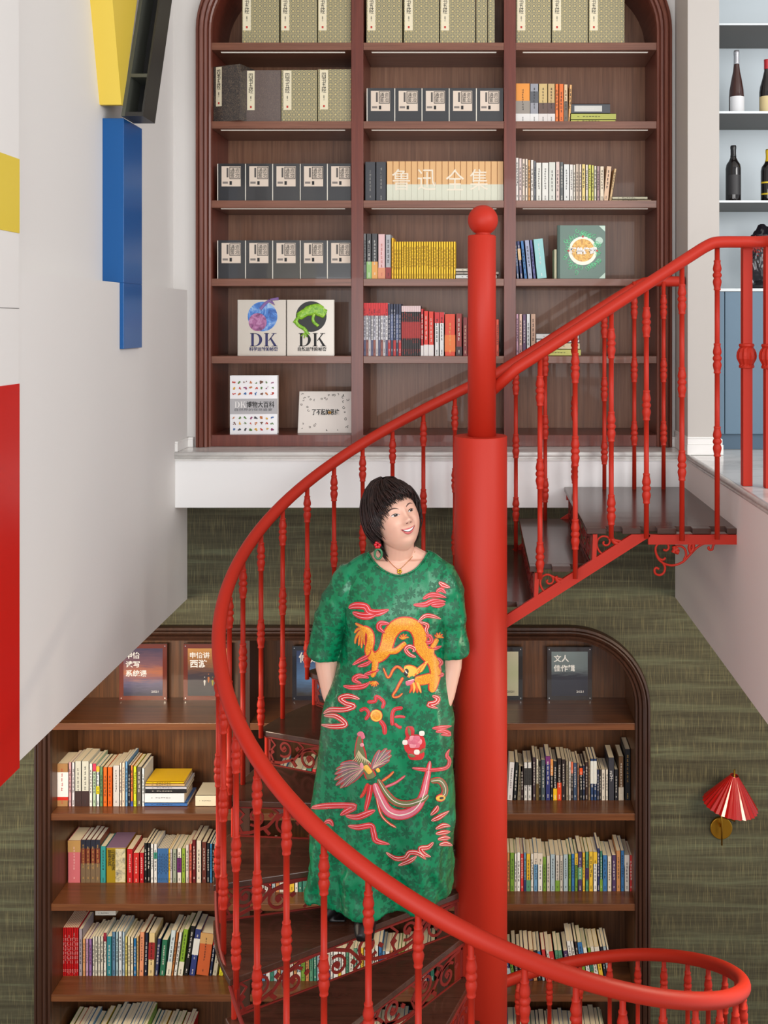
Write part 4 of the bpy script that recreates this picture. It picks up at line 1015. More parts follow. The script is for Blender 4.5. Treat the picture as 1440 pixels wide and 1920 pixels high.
# left bay, third shelf
L2 = qs([(162, 245, 672, (206, 110, 120), dict(b=(.72, 1, (186, 146, 90)), hard=True, t=(240, 200, 200)))] + [(247 + i * 31, 277 + i * 31, 668, (120, 56, 40), dict(b=(.80, 1, (40, 44, 60)), b2=(0, .45, (120, 100, 76)), hard=True, t=(200, 160, 90), p='pagew')) for i in range(4)] +
        [(371, 408, 710, (50, 150, 150), dict(hard=True)), (409, 537, 716, (160, 134, 20), dict(hard=True, t=None, d=66)), (541, 581, 728, (190, 24, 30), {}), (582, 622, 752, (200, 40, 36), {}), (623, 652, 752, (190, 24, 34), {}), (653, 672, 690, (26, 26, 28), {}), (673, 693, 690, (26, 26, 28), {}),
         (694, 714, 694, (230, 230, 228), {}), (715, 737, 694, (228, 228, 226), dict(b=(.62, .78, (60, 140, 120))))] + [(738 + i * 10, 748 + i * 10, 724, (70, 120, 180), {}) for i in range(7)] + [(809, 817, 726, (240, 190, 40), {}), (818, 835, 728, (206, 200, 204), {}), (836, 862, 728, (160, 170, 150), {}),
         (865, 893, 722, (232, 224, 214), dict(b=(.3, .72, (110, 40, 110)))), (894, 918, 724, (150, 180, 60), {}), (919, 941, 700, (222, 210, 200), {}), (942, 960, 696, (230, 110, 90), {}), (954 + 8, 986, 668, (110, 24, 28), {}), (988, 1021, 672, (236, 224, 204), {}), (1023, 1054, 682, (106, 50, 40), {}), (1055, 1074, 690, (30, 34, 44), {}), (1075, 1090, 694, (60, 140, 196), {}), (1091, 1103, 694, (30, 30, 36), {}), (1104, 1118, 690, (226, 232, 238), {})], 0)
r2 = row(LC, 1.037, L2, wl_('third', 'left'), GL, 56)
vol = r2[6][0]; text('spine_title', '聊斋志异', .02, (11 * K, -.001, 42 * K), M['ink'], vol, fit=(8 * K, 34 * K)) ; bpy.data.objects.remove(vol.children[-1])
me_ = text('spine_title', '聊\n斋\n志\n异', .02, (6.5 * K, -.001, 48 * K), M['ink'], vol, fit=(7 * K, 32 * K), line=.9)
text('spine_title', '马\n瑞\n芳\n品\n读', .02, (13.5 * K, -.001, 44 * K), M['ink'], vol, fit=(7 * K, 40 * K), line=.9)
MB().box((18 * K, -.001, 1 * K), (37 * K, 0, 66 * K)).build('spine_picture', patt('ink_picture', [(90, 96, 110), (206, 196, 160), (222, 214, 180)], 40), vol)
MB().box((0, -.0005, 68 * K), (38.5 * K, 64 * K, 68.8 * K)).build('box_lid', paint((150, 120, 150), .5), vol)
# left bay, fourth shelf
L3 = qs([(131 + i * 11, 142 + i * 11, 272, (206, 24, 30), dict(t=(240, 190, 190))) for i in range(9)] + [(233, 256, 282, (170, 160, 170), {}), (257, 276, 346, (226, 166, 110), dict(t=(120, 40, 60))), (277, 296, 346, (196, 160, 190), dict(t=(120, 40, 60))), (297, 318, 346, (150, 110, 170), dict(t=(120, 40, 60))), (321, 336, 330, (226, 222, 206), {}), (337, 354, 330, (226, 222, 206), {}), (355, 372, 330, (224, 220, 204), {}), (373, 391, 330, (226, 222, 206), {}),
         (392, 411, 306, (232, 230, 220), dict(b=(.8, 1, (150, 40, 60)))), (412, 445, 330, (44, 130, 140), {}), (446, 470, 300, (90, 130, 160), {}), (471, 487, 300, (170, 200, 206), {}), (488, 511, 298, (222, 228, 232), {}), (512, 529, 300, (176, 200, 216), {}), (530, 546, 330, (226, 210, 120), {}), (547, 565, 332, (222, 214, 180), {}), (566, 584, 336, (236, 226, 200), {}), (585, 603, 342, (30, 110, 170), {}), (604, 618, 330, (206, 170, 110), {}),
         (620, 650, 302, (230, 150, 110), dict(lean=.02)), (652, 672, 306, (30, 36, 60), dict(lean=.03)), (676, 716, 308, (222, 196, 140), dict(b=(.38, .78, (150, 40, 40)), lean=.03, t=(40, 20, 20))), (720, 742, 344, (50, 56, 96), dict(lean=.08)), (750, 786, 352, (40, 110, 80), dict(lean=.08)), (792, 824, 290, (206, 220, 222), dict(lean=.12, b=(0, .3, (226, 220, 200)))), (826, 840, 302, (190, 120, 60), dict(lean=.12)), (842, 862, 302, (226, 224, 216), dict(lean=.13)),
         (868, 900, 284, (130, 170, 50), dict(lean=.13, b=(0, .3, (226, 220, 200)))), (905, 935, 262, (22, 22, 24), dict(lean=.15)), (940, 980, 284, (46, 60, 120), dict(lean=.14, b=(.45, .8, (226, 226, 222)))), (985, 1068, 312, (200, 96, 50), dict(lean=.12, b=(.75, 1, (206, 160, 100)), hard=True)), (1070, 1086, 322, (36, 50, 80), dict(lean=.13, b=(.75, 1, (200, 40, 40)))), (1090, 1120, 350, (196, 186, 160), dict(lean=.15)), (1130, 1160, 420, (226, 216, 40), dict(lean=.14))], 0, 1660)
row(LD, 1.028, L3, wl_('fourth', 'left'), GL, 56)
o = flat(q(335) - 889 and UX(q(338)) * 1.045, 1.045, LD + 97, 40, 10, 30, (230, 226, 214)); tag(o, 'white box lying on top of the books, fourth shelf, left bay', 'box', GL)
# generic rows
def auto_row(u0, u1, seed, vt_rng, cols, wr=(4.5, 11), lean=0, bands=.35):
    rnd = random.Random(seed); u = u0; out = []; h = (vt_rng[0] + vt_rng[1]) / 2
    while u < u1 - 3:
        w_ = min(rnd.uniform(*wr), u1 - u)
        if rnd.random() < .35: h = rnd.uniform(*vt_rng)
        c = rnd.choice(cols); o = {}
        if rnd.random() < bands:
            s = rnd.choice([(0, .3), (.7, 1), (.3, .6)]); o['b'] = (s[0], s[1], rnd.choice(cols))
        if lean: o['lean'] = lean * rnd.uniform(.8, 1.1)
        out.append((u, u + w_, h + rnd.uniform(-1.5, 1.5), c, o)); u += w_ + (.5 if lean else .1)
    return out
DARKS = [(34, 34, 38), (36, 40, 56), (60, 46, 48), (90, 80, 74), (226, 224, 220), (44, 50, 80), (120, 90, 60), (40, 60, 90), (160, 150, 140), (80, 36, 40), (70, 90, 100), (214, 206, 190)]
MIX = [(226, 220, 206), (60, 120, 180), (110, 160, 200), (206, 60, 60), (230, 190, 60), (120, 160, 60), (232, 228, 220), (206, 200, 190), (80, 60, 100), (200, 140, 90), (60, 130, 110), (170, 190, 200), (222, 212, 196), (240, 240, 236), (50, 60, 110), (90, 150, 120)]
c3 = lambda x: 930 + x / 4.8
R1 = [(c3(a), c3(b), 1340 + t / 4.8, c, o) for a, b, t, c, o in [
    (100, 150, 430, (226, 224, 228), dict(lean=.06)), (155, 185, 430, (34, 40, 44), dict(lean=.06)), (190, 225, 462, (130, 120, 100), dict(lean=.05)), (222, 250, 465, (60, 44, 46), {}), (252, 285, 430, (222, 222, 222), dict(b=(.4, .85, (60, 60, 60)))), (286, 322, 430, (222, 222, 222), dict(b=(.4, .85, (60, 60, 60)))),
    (330, 360, 385, (70, 54, 62), {}), (362, 385, 400, (226, 220, 200), dict(b=(0, .4, (110, 90, 50)))), (386, 405, 415, (40, 36, 36), {}), (406, 445, 408, (74, 88, 96), {}), (447, 490, 375, (50, 56, 120), dict(b=(.82, 1, (120, 50, 120)))), (491, 515, 400, (34, 34, 36), dict(b=(.6, 1, (222, 150, 80)))), (516, 550, 420, (30, 34, 44), dict(b=(0, .3, (246, 196, 30)))),
    (552, 590, 395, (40, 30, 30), dict(b=(0, .42, (226, 70, 30)))), (591, 628, 405, (44, 32, 34), {}), (629, 656, 418, (150, 140, 120), {}), (657, 675, 420, (232, 228, 222), {}), (676, 695, 425, (60, 50, 50), dict(b=(.7, 1, (220, 110, 80)))), (696, 730, 435, (60, 80, 110), {}), (731, 752, 435, (150, 110, 90), {}), (753, 780, 465, (26, 28, 32), dict(b=(.75, .95, (240, 80, 20)))),
    (781, 802, 460, (40, 50, 80), {}), (803, 830, 430, (60, 40, 36), {}), (831, 850, 400, (140, 120, 96), {}), (851, 880, 398, (40, 66, 110), dict(b=(.4, .95, (226, 230, 226)))), (881, 908, 398, (40, 66, 110), dict(b=(.4, .95, (226, 230, 226)))), (909, 930, 495, (50, 60, 90), {}), (931, 948, 495, (60, 56, 56), {}), (949, 985, 495, (216, 208, 196), {}), (986, 1010, 495, (216, 208, 196), {}),
    (1012, 1066, 388, (54, 56, 66), dict(t=None)), (1068, 1100, 495, (30, 32, 40), {}), (1104, 1150, 378, (110, 82, 56), dict(b=(0, .3, (206, 196, 180)))), (1160, 1212, 312, (26, 30, 34), dict(hard=True, t=(190, 150, 80))), (1214, 1248, 312, (60, 34, 26), dict(hard=True))]]
rr = row(LB, 1.027, R1, wl_('second', 'right'), GL, 56)
text('spine_title', '孔\n子', .02, (5.6 * K, -.001, 47 * K), paint((230, 230, 230), .5), rr[30][0], fit=(6 * K, 20 * K), line=.9)
R2 = auto_row(951, 1189, 21, (1592, 1608), MIX, (4.4, 9.5), 0, .4)
row(LC, 1.0215, R2, wl_('third', 'right'), GL, 58)
R3 = auto_row(951, 1150, 22, (1762, 1785), MIX + DARKS[:3], (5, 9.5), -.16, .4)
row(LD, 1.02, R3, wl_('fourth', 'right'), GL, 60)
E_ = LD - 169.5
mb_root = [o for o in COL.objects if o.get('label', '').startswith('dark arched')][0]
for a, b_ in ((96.4, 447), (469, 819), (841, 1190.7)):
    o = MB().pbox(UX(a), UX(b_), .9990, DB, E_ - 13, E_).build('shelf', M['walnutH'], None, bevel=.0015); o.parent = mb_root; o.matrix_parent_inverse = Matrix.Translation(-Vector(mb_root.location))
row(E_, 1.02, auto_row(953, 1135, 23, (1922, 1940), MIX + DARKS[:4], (5, 12), 0, .4), '', GL, 60, stuff=True)
row(E_, 1.02, auto_row(116, 352, 24, (1925, 1945), MIX + [(206, 30, 40)] * 3, (5, 10), .10, .3), '', GL, 75, stuff=True)
# middle bay: glimpsed through the stair
row(LB, 1.02, auto_row(520, 650, 31, (1436, 1446), MIX + [(240, 190, 30), (70, 110, 190), (26, 30, 50)], (6, 12), .04, .4), wl_('second', 'middle'), GL, 58)
row(LC, 1.02, auto_row(475, 640, 32, (1595, 1608), MIX, (5, 10), 0, .4), '', GL, 58, stuff=True)
row(LD, 1.02, auto_row(475, 815, 33, (1770, 1785), MIX, (5, 10), 0, .4), '', GL, 60, stuff=True)
row(E_, 1.02, auto_row(520, 815, 34, (1920, 1940), MIX, (5, 10), 0, .4), '', GL, 60, stuff=True)

# beyond the 300 books that show largest: thin ones and those glimpsed past the stair become one object
cand = []
for o in COL.objects:
    if o.name.split('.')[0] == 'book' and o.get('label'):
        d = max(v.co.x for v in o.data.vertices) * max(v.co.z for v in o.data.vertices); cand.append((d, o))
cand.sort(key=lambda t: t[0]); nstand = len(cand) + 18
for d, o in cand[:max(0, nstand - 298)]: LABELS.discard(o['label']); STUFF.append(o)
bpy.context.view_layer.update()
mb = MB(); mats = []
for o in STUFF:
    for c in [o] + list(o.children):
        b = len(mb.v); mw = (o.matrix_world @ c.matrix_basis) if c is not o else o.matrix_world
        mb.v += [tuple(mw @ v.co) for v in c.data.vertices]
        m_ = c.data.materials[0]
        if m_ not in mats: mats.append(m_)
        for p in c.data.polygons: mb.f.append(tuple(b + i for i in p.vertices)); mb.m.append(mats.index(m_))
for o in STUFF:
    for c in list(o.children): bpy.data.objects.remove(c)
    bpy.data.objects.remove(o)
bs = mesh_from('books', mb.v, mb.f, None, None, False, mats, mb.m)
tag(bs, 'the many further slim and half hidden books on both bookcases', 'books', None, 'stuff')
# ------------------------------------------------------------------ the woman
SP = 3.6 / F
def B(u, v, dy=0.0): return Vector(((u - CU) * SP, 3.6 + dy, CAMZ - (v - CV) * SP))
person = empty('person', B(712, 1708), 'smiling woman with short dark hair in green embroidered dress leaning against the red column', 'person')
def voxel(mb, size, name, smooth_it=4, fac=.5):
    o = mb.build(name, M['white']); md = o.modifiers.new('r', 'REMESH'); md.mode = 'VOXEL'; md.voxel_size = size
    if smooth_it:
        s = o.modifiers.new('s', 'SMOOTH'); s.iterations = smooth_it; s.factor = fac
    dg = bpy.context.evaluated_depsgraph_get(); me = bpy.data.meshes.new_from_object(o.evaluated_get(dg)); bpy.data.objects.remove(o); return me
def ellipsoid(mb, c, r, n=20):
    c = Vector(c); b = len(mb.v)
    for i in range(n + 1):
        th = math.pi * i / n
        for k in range(n * 2):
            ph = math.pi * k / n; mb.v.append((c.x + r[0] * math.sin(th) * math.cos(ph), c.y + r[1] * math.sin(th) * math.sin(ph), c.z + r[2] * math.cos(th)))
    m = n * 2
    for i in range(n):
        for k in range(m): mb.f.append((b + i * m + k, b + (i + 1) * m + k, b + (i + 1) * m + (k + 1) % m, b + i * m + (k + 1) % m)); mb.m.append(0)
RINGS = [(1040, 706, 786, .050, .050), (1048, 684, 808, .066, .066), (1060, 664, 828, .080, .078), (1078, 648, 842, .094, .088), (1100, 644, 846, .112, .095), (1125, 646, 842, .128, .10), (1150, 649, 836, .138, .10), (1185, 649, 832, .136, .10), (1220, 642, 832, .134, .10),
         (1260, 628, 837, .142, .11), (1300, 614, 844, .150, .12), (1340, 605, 849, .158, .13), (1400, 598, 851, .164, .135), (1500, 588, 851, .170, .14), (1600, 580, 850, .178, .145), (1662, 575, 849, .184, .15)]
def rings_interp(v):
    for a, b in zip(RINGS[:-1], RINGS[1:]):
        if a[0] <= v <= b[0]:
            t = (v - a[0]) / (b[0] - a[0]); return [a[i] + (b[i] - a[i]) * t for i in range(1, 5)]
    return list(RINGS[-1][1:])
def loft(mb, vs_, shrink=0.0, folds=False, n=96):
    b = len(mb.v); rows = 0
    for v in vs_:
        uL, uR, df, db = rings_interp(v); cu = (uL + uR) / 2; hw = (uR - uL) / 2 * SP - shrink; df -= shrink; db -= shrink
        for k in range(n):
            a = 2 * math.pi * k / n; c, s = math.cos(a), math.sin(a)
            e = .86; x = hw * math.copysign(abs(c) ** e, c); y = (db if s > 0 else df) * math.copysign(abs(s) ** e, s)
            if folds:
                t = max(0, (v - 1200) / 430.0); amp = .030 * min(t, 1.1) ** 1.1
                f = math.sin(a * 7 + .8 + t * .5) * .6 + math.sin(a * 11 + 2.1 - t) * .35 + math.sin(a * 17 + t * 2) * .2
                q = 1 + amp * f / .16 * (abs(s) ** .7); y *= q; x *= 1 + amp * f * .6 / .2 * abs(s)
                if v > 1230: x += .006 * t * math.sin(v * .03 + a * 3)
            mb.v.append(tuple(B(cu, v) + Vector((x, y, 0)))); 
        rows += 1
    for i in range(rows - 1):
        for k in range(n): mb.f.append((b + i * n + k, b + i * n + (k + 1) % n, b + (i + 1) * n + (k + 1) % n, b + (i + 1) * n + k)); mb.m.append(0)
    mb.f.append(tuple(b + k for k in range(n))); mb.m.append(0); mb.f.append(tuple(b + (rows - 1) * n + k for k in range(n))[::-1]); mb.m.append(0)
# head in its own space
HS = .985
HC = B(744, 968, -.045)
HR = Matrix.Rotation(R_(-13), 3, 'Y') @ Matrix.Rotation(R_(30), 3, 'Z') @ Matrix.Rotation(R_(-10), 3, 'X')
def toW(p): return HC + HR @ (Vector(p) * HS)
bm = bmesh.new(); bmesh.ops.create_icosphere(bm, subdivisions=6, radius=1)
def gs(x, z, cx, cz, sx, sz): return math.exp(-((x - cx) / sx) ** 2 / 2 - ((z - cz) / sz) ** 2 / 2)
def headpt(x, y, z):
    X, Y, Z = x * .082, y * .097, z * .120
    if z < 0:
        t = -z; X *= 1 - .17 * t ** 2.4
        if y > 0: Y *= 1 - .42 * t
        else: Y *= 1 - .10 * t * t
    if y < 0: Y *= .93
    if y < .1:
        f = min(1, (.1 - y) / .5)
        d = 0
        d += .011 * gs(X, Z, 0, .008, .0075, .020) + .0215 * gs(X, Z, 0, -.0165, .0100, .0090) + .009 * (gs(X, Z, .0135, -.021, .006, .006) + gs(X, Z, -.0135, -.021, .006, .006))
        d -= .0065 * (gs(X, Z, .031, .014, .015, .009) + gs(X, Z, -.031, .014, .015, .009))
        d += .003 * (gs(X, Z, .03, .035, .02, .007) + gs(X, Z, -.03, .035, .02, .007))
        d += .0085 * (gs(X, Z, .041, -.022, .018, .016) + gs(X, Z, -.041, -.022, .018, .016))
        d += .0065 * gs(X, Z, 0, -.050, .024, .013) + .007 * gs(X, Z, 0, -.092, .018, .013) - .004 * gs(X, Z, 0, -.0735, .016, .005)
        d -= .0032 * (gs(X, Z, .032, -.036, .004, .012) + gs(X, Z, -.032, -.036, .004, .012))
        Y -= d * f
    return Vector((X, Y, Z))
for v in bm.verts: v.co = headpt(*v.co)
hv = [v.co.copy() for v in bm.verts]; hf = [tuple(v.index for v in f.verts) for f in bm.faces]; bm.free()
HB = BVHTree.FromPolygons([tuple(v) for v in hv], hf)
mb = MB(); mb.add([toW(v) for v in hv], hf)
for sx in (-1, 1):   # ears
    pts = [toW((sx * .074, .012, .018)), toW((sx * .082, .016, .006)), toW((sx * .081, .016, -.012)), toW((sx * .077, .010, -.028))]
    mb.tube(spline(pts, 4), [.006] * 4 + [.010] * 4 + [.009] * 4 + [.006], 10)
# neck, chest, shoulders
nk0 = toW((0, .028, -.075)); nk1 = B(745, 1046, .0)
mb.tube(spline([nk0, nk0.lerp(nk1, .5) + Vector((0, .004, 0)), nk1, B(745, 1085, .0)], 4), [.056] * 4 + [.056] * 4 + [.062] * 4 + [.07], 24)
mb.tube([B(742, 1034, .015), B(694, 1062, .01), B(662, 1094, .005)], [.040, .040, .046], 16)
mb.tube([B(750, 1034, .015), B(800, 1060, .01), B(830, 1094, .005)], [.040, .040, .044], 16)
loft(mb, [1046, 1054, 1064, 1078, 1100, 1125, 1150, 1185, 1220, 1260, 1320], .009)
# arms down to the hands, which rest inside the pockets
for pts, rr in (([B(664, 1100), B(638, 1135, .01), B(611, 1205, .02), B(613, 1250, .01), B(622, 1300, -.01), B(634, 1335, -.02)], [.050, .048, .045, .043, .033, .027]),
                ([B(826, 1100), B(838, 1135, .0), B(850, 1205, .0), B(848, 1250, -.005), B(838, 1300, -.02), B(826, 1335, -.03)], [.050, .046, .038, .034, .029, .026])):
    mb.tube(pts, rr, 18)
    w0 = pts[-1]; dr = (pts[-1] - pts[-2]).normalized(); sd = Vector((1, 0, 0)) if w0.x < B(720, 0).x else Vector((-1, 0, 0))
    ellipsoid(mb, w0 + dr * .045, (.030, .015, .050), 10)
    for i, L in enumerate((.052, .060, .056, .044)):
        b0 = w0 + dr * .085 + Vector(((i - 1.5) * .016, 0, 0)); mb.tube([b0, b0 + dr * L * .5 + Vector((0, -.004, 0)), b0 + dr * L + Vector((0, -.014, 0))], [.0085, .008, .006], 8)
    mb.tube([w0 + dr * .03 + sd * .02, w0 + dr * .06 + sd * .042, w0 + dr * .085 + sd * .048], [.011, .0095, .007], 8)
# hips and legs
mb.tube([B(690, 1330), B(684, 1500), B(678, 1610, -.02), B(676, 1690, -.03)], [.10, .075, .055, .038], 16)
mb.tube([B(760, 1330), B(745, 1500), B(722, 1610, .02), B(706, 1690, .02)], [.10, .075, .055, .038], 16)
skin_me = voxel(mb, .0033, 'body', 2, .5)
t = NT('skin', .42); t.b.inputs['Subsurface Weight'].default_value = .12; t.b.inputs['Subsurface Radius'].default_value = (.01, .004, .002); t.b.inputs['Subsurface Scale'].default_value = .5
sk = t.out(t.mix(t.math('MULTIPLY', t.noise(t.mapped((1, 1, 1)), 9, 3), .5), (222, 176, 154), (230, 186, 165)))
skin_me.materials.clear(); skin_me.materials.append(sk); skin_me.polygons.foreach_set('use_smooth', [True] * len(skin_me.polygons)); skin_me.name = 'body'
body = bpy.data.objects.new('body', skin_me); link(body, person)
BB = BVHTree.FromPolygons([tuple(v.co) for v in skin_me.vertices], [tuple(p.vertices) for p in skin_me.polygons])
# facial features laid on the face
def hcast(x, z, h):
    # ray in head space transformed to the world, hitting the finished skin
    o = toW((x, -.25, z)); d = (HR @ Vector((0, 1, 0))).normalized(); loc, nor, i, dist = BB.ray_cast(o, d)
    if loc is None: loc, nor, i, dist = HB.ray_cast(Vector((x, -.25, z)), Vector((0, 1, 0))); loc = toW(loc) if loc else toW((x, -.09, z)); nor = -d
    return loc - d * h
def face_strip(name, A, Bc, mat, h=.0006, n=22, m=4, parent=None, dome=0.0):
    """surface patch between two curves given as functions of t in 0..1"""
    vs = []; 
    for i in range(n + 1):
        for k in range(m + 1):
            a = A(i / n); b = Bc(i / n); s = k / m; vs.append(hcast(a[0] + (b[0] - a[0]) * s, a[1] + (b[1] - a[1]) * s, h + dome * math.sin(math.pi * s) * math.sin(math.pi * i / n) ** .5))
    fs = [(i * (m + 1) + k, i * (m + 1) + k + 1, (i + 1) * (m + 1) + k + 1, (i + 1) * (m + 1) + k) for i in range(n) for k in range(m)]
    o = mesh_from(name, vs, fs, mat, parent or body, smooth=True); return o
def arc(x0, x1, z0, z1, bulge): return lambda t: (x0 + (x1 - x0) * t, z0 + (z1 - z0) * t + bulge * 4 * t * (1 - t))
eyew = paint((226, 222, 220), .25); iris = paint((44, 28, 22), .15); lash = paint((34, 24, 22), .5); brow = paint((96, 72, 64), .8)
for s in (-1, 1):
    xi, xo = s * .0175, s * .0465; x0, x1 = min(xi, xo), max(xi, xo); zi, zo = .0105, .0135
    z0, z1 = (zi, zo) if s > 0 else (zo, zi)
    e = face_strip('eye', arc(x0, x1, z0, z1, .0050), arc(x0, x1, z0, z1, -.0032), eyew, .0008, dome=.0012)
    cx = s * .032 + .0018; cz = (z0 + z1) / 2 + .0016
    f = lambda sg: (lambda t: (cx + .0068 * math.cos(math.pi * (1 - t)), min(cz + sg * .0068 * math.sin(math.pi * t), (z0 + z1) / 2 + .0048) if sg > 0 else max(cz - .0060 * math.sin(math.pi * t), (z0 + z1) / 2 - .0028)))
    face_strip('iris', f(1), f(-1), iris, .0024, 12, 3, e)
    g = lambda sg: (lambda t: (cx - .0015 + .0011 * math.cos(math.pi * (1 - t)), cz + .0014 + sg * .0011 * math.sin(math.pi * t)))
    face_strip('eye_highlight', g(1), g(-1), M['white'], .0027, 8, 2, e)
    face_strip('eyelid_line', arc(x0 - .0008, x1 + .0010, z0, z1, .0072), arc(x0 - .0005, x1 + .0008, z0 - .0004, z1 - .0004, .0044), lash, .0018)
    face_strip('eyelid_line', arc(x0, x1, z0, z1, -.0029), arc(x0, x1, z0, z1, -.0037), paint((120, 84, 76), .6), .0014)
    bx = (s * .0150, s * .0510); bz = (.0300, .0335); b0, b1 = (0, 1) if s > 0 else (1, 0)
    face_strip('eyebrow', arc(bx[b0], bx[b1], bz[b0] + .002, bz[b1] + .0008, .0072), arc(bx[b0], bx[b1], bz[b0] - .0022, bz[b1] - .0006, .0050), brow, .0008)
lip = paint((206, 104, 104), .35); 
mouth = face_strip('mouth', arc(-.0285, .0285, -.0405, -.0405, -.0065), arc(-.0285, .0285, -.0405, -.0405, -.0205), paint((86, 26, 28), .5), .0008)
face_strip('teeth', arc(-.0245, .0245, -.0412, -.0412, -.0065), arc(-.0235, .0235, -.0425, -.0425, -.0125), paint((244, 242, 238), .25), .0016, parent=mouth)
face_strip('lip', arc(-.0300, .0300, -.0400, -.0400, -.0040), arc(-.0293, .0293, -.0405, -.0405, -.0078), lip, .0016, dome=.0014)
face_strip('lip', arc(-.0290, .0290, -.0408, -.0408, -.0170), arc(-.0297, .0297, -.0400, -.0400, -.0262), lip, .0016, dome=.0022)
for s in (-1, 1):
    f = lambda sg: (lambda t: (s * .0075 + .0036 * math.cos(math.pi * (1 - t)), -.0262 + sg * .0018 * math.sin(math.pi * t)))
    face_strip('nostril', f(1), f(-1), paint((120, 62, 56), .7), .0004, 8, 2)
# hair: under-layer and brushed locks
rnd = random.Random(9)
def hairline(az):
    """az: degrees from the front, negative on the viewer's left; returns end height in head space"""
    a = abs(az)
    if az < 0: pts = [(0, .066), (22, .062), (40, .054), (54, .034), (62, .0), (70, -.050), (84, -.036), (100, -.060), (130, -.112), (180, -.125)]
    else: pts = [(0, .064), (25, .068), (45, .060), (62, .040), (74, .0), (88, -.035), (100, -.060), (130, -.112), (180, -.125)]
    for (a0, z0), (a1, z1) in zip(pts[:-1], pts[1:]):
        if a0 <= a <= a1: return z0 + (z1 - z0) * (a - a0) / (a1 - a0)
    return -.12
def shell(az, el, off):
    """point on the skull at azimuth/elevation pushed out"""
    a = R_(az); c = math.cos(R_(max(el, -36))); x, y, z = math.sin(a) * c, -math.cos(a) * c, math.sin(R_(el))
    X, Y, Z = x * .080, y * (.092 if y < 0 else .100), z * .120
    if z < 0 and y > 0: Y *= 1 - .32 * (-z)
    if z < -.3: X *= 1 - .25 * (-z - .3)
    n = Vector((x / .08, y / .095, z / .12)).normalized(); return Vector((X, Y, Z)) + n * off
def el_for_z(z): return math.degrees(math.asin(max(-1, min(1, z / .126))))
mb = MB(); na = 72; ne = 22; b0 = 0
for i in range(na):
    az = -180 + 360 * i / na; e1 = el_for_z(hairline(az) + .004)
    for k in range(ne + 1):
        el = 90 + (e1 - 90) * k / ne; t = k / ne
        off = .018 + .008 * math.sin(math.pi * min(t * 1.2, 1)) - .010 * max(0, t - .8) / .2 + (.010 if az < -60 else (.006 if az > 110 else (-.007 if az > 25 else -.002)))
        mb.v.append(tuple(toW(shell(az, el, off))))
for i in range(na):
    j = (i + 1) % na
    for k in range(ne): mb.f.append((i * (ne + 1) + k, i * (ne + 1) + k + 1, j * (ne + 1) + k + 1, j * (ne + 1) + k)); mb.m.append(0)
for i in range(900):
    az = rnd.uniform(-180, 180); tip = hairline(az) + rnd.uniform(-.012, .012) * (1.5 if abs(az) > 60 else 1)
    e1 = el_for_z(tip); st = rnd.uniform(84, 40) if rnd.random() < .5 else 86; N = 9; pts = []; rr = []
    sway = rnd.uniform(-10, 10) + (10 if abs(az) < 60 else 0); lift = rnd.choice([.020, .024, .028, .031, .036]) + rnd.uniform(-.002, .002) + (.009 if az < -65 else (.004 if az > 110 else (-.008 if az > 25 else 0))); r0 = rnd.uniform(.0018, .0038)
    for k in range(N):
        t = k / (N - 1); el = st + (e1 - st) * t
        off = lift * (1 - .15 * t) - (.012 * max(0, t - .75) / .25 if abs(az) < 100 else .010 * max(0, t - .7) / .3) + (-.004 if abs(az) < 60 else 0)
        if k == 0: off -= .006
        pts.append(toW(shell(az + sway * t * t - 8 * (1 - t), el, off))); rr.append(r0 * (1 - .8 * t ** 3))
    mb.tube(pts, rr, 5, cap=False)
hm = NT('hair', .38); hcol = hm.ramp(hm.noise(hm.mapped((60, 60, 60)), 1.5, 3), [(.35, (26, 17, 16)), (.6, (44, 28, 25)), (.75, (66, 42, 36))]); hm.b.inputs['Specular IOR Level'].default_value = .25
hair = mb.build('hair', hm.out(hcol), person, smooth=True)
# earrings
for s, lb in ((-1, 'l'),):
    c = B(713, 1010, -.098); er = MB()
    for k in range(6):
        a = k * math.pi / 3; ellipsoid(er, c + Vector((math.cos(a) * .0075, -.002, math.sin(a) * .0085)), (.006, .003, .006), 6)
    o = er.build('earring', paint((196, 20, 36), .3), person, smooth=True)
    c2 = B(714, 1027, -.096); pts = [c2 + Vector((math.cos(a) * .0125, 0, math.sin(a) * .0175)) for a in [2 * math.pi * k / 24 for k in range(24)]]
    mbb = MB(); mbb.tube(pts, .0042, 8, closed=True); mbb.build('ear_hoop', paint((40, 116, 76), .3), o, smooth=True)
# dress
mb = MB(); loft(mb, [1040, 1044, 1048, 1054, 1060, 1068, 1078, 1090, 1105, 1125, 1150, 1170, 1185, 1200, 1220, 1240, 1260, 1280, 1300, 1320, 1340] + list(range(1360, 1662, 14)) + [1662], 0, True)
mb.tube([B(712, 1052, .012), B(690, 1062, .01), B(660, 1086, .005)], [.046, .050, .060], 20)
mb.tube([B(785, 1052, .012), B(803, 1060, .01), B(830, 1086, .003)], [.046, .050, .058], 20)
mb.tube(spline([B(690, 1074), B(664, 1088), B(640, 1122, .0), B(620, 1172, .01), B(604, 1232, .015)], 6), [x * SP for x in [26] * 6 + [34] * 6 + [33] * 6 + [30.5] * 6 + [30]], 24)
mb.tube(spline([B(800, 1074), B(822, 1086), B(838, 1122, -.01), B(846, 1172, -.015), B(851, 1228, -.02)], 6), [x * SP for x in [26] * 6 + [33] * 6 + [29] * 6 + [26] * 6 + [23.5]], 24)
dm = voxel(mb, .0055, 'dress', 3, .5)
NL = [(684, 1030), (692, 1036), (699, 1050), (712, 1064), (728, 1074), (745, 1079), (762, 1076), (779, 1067), (792, 1053), (802, 1034), (808, 1028)]
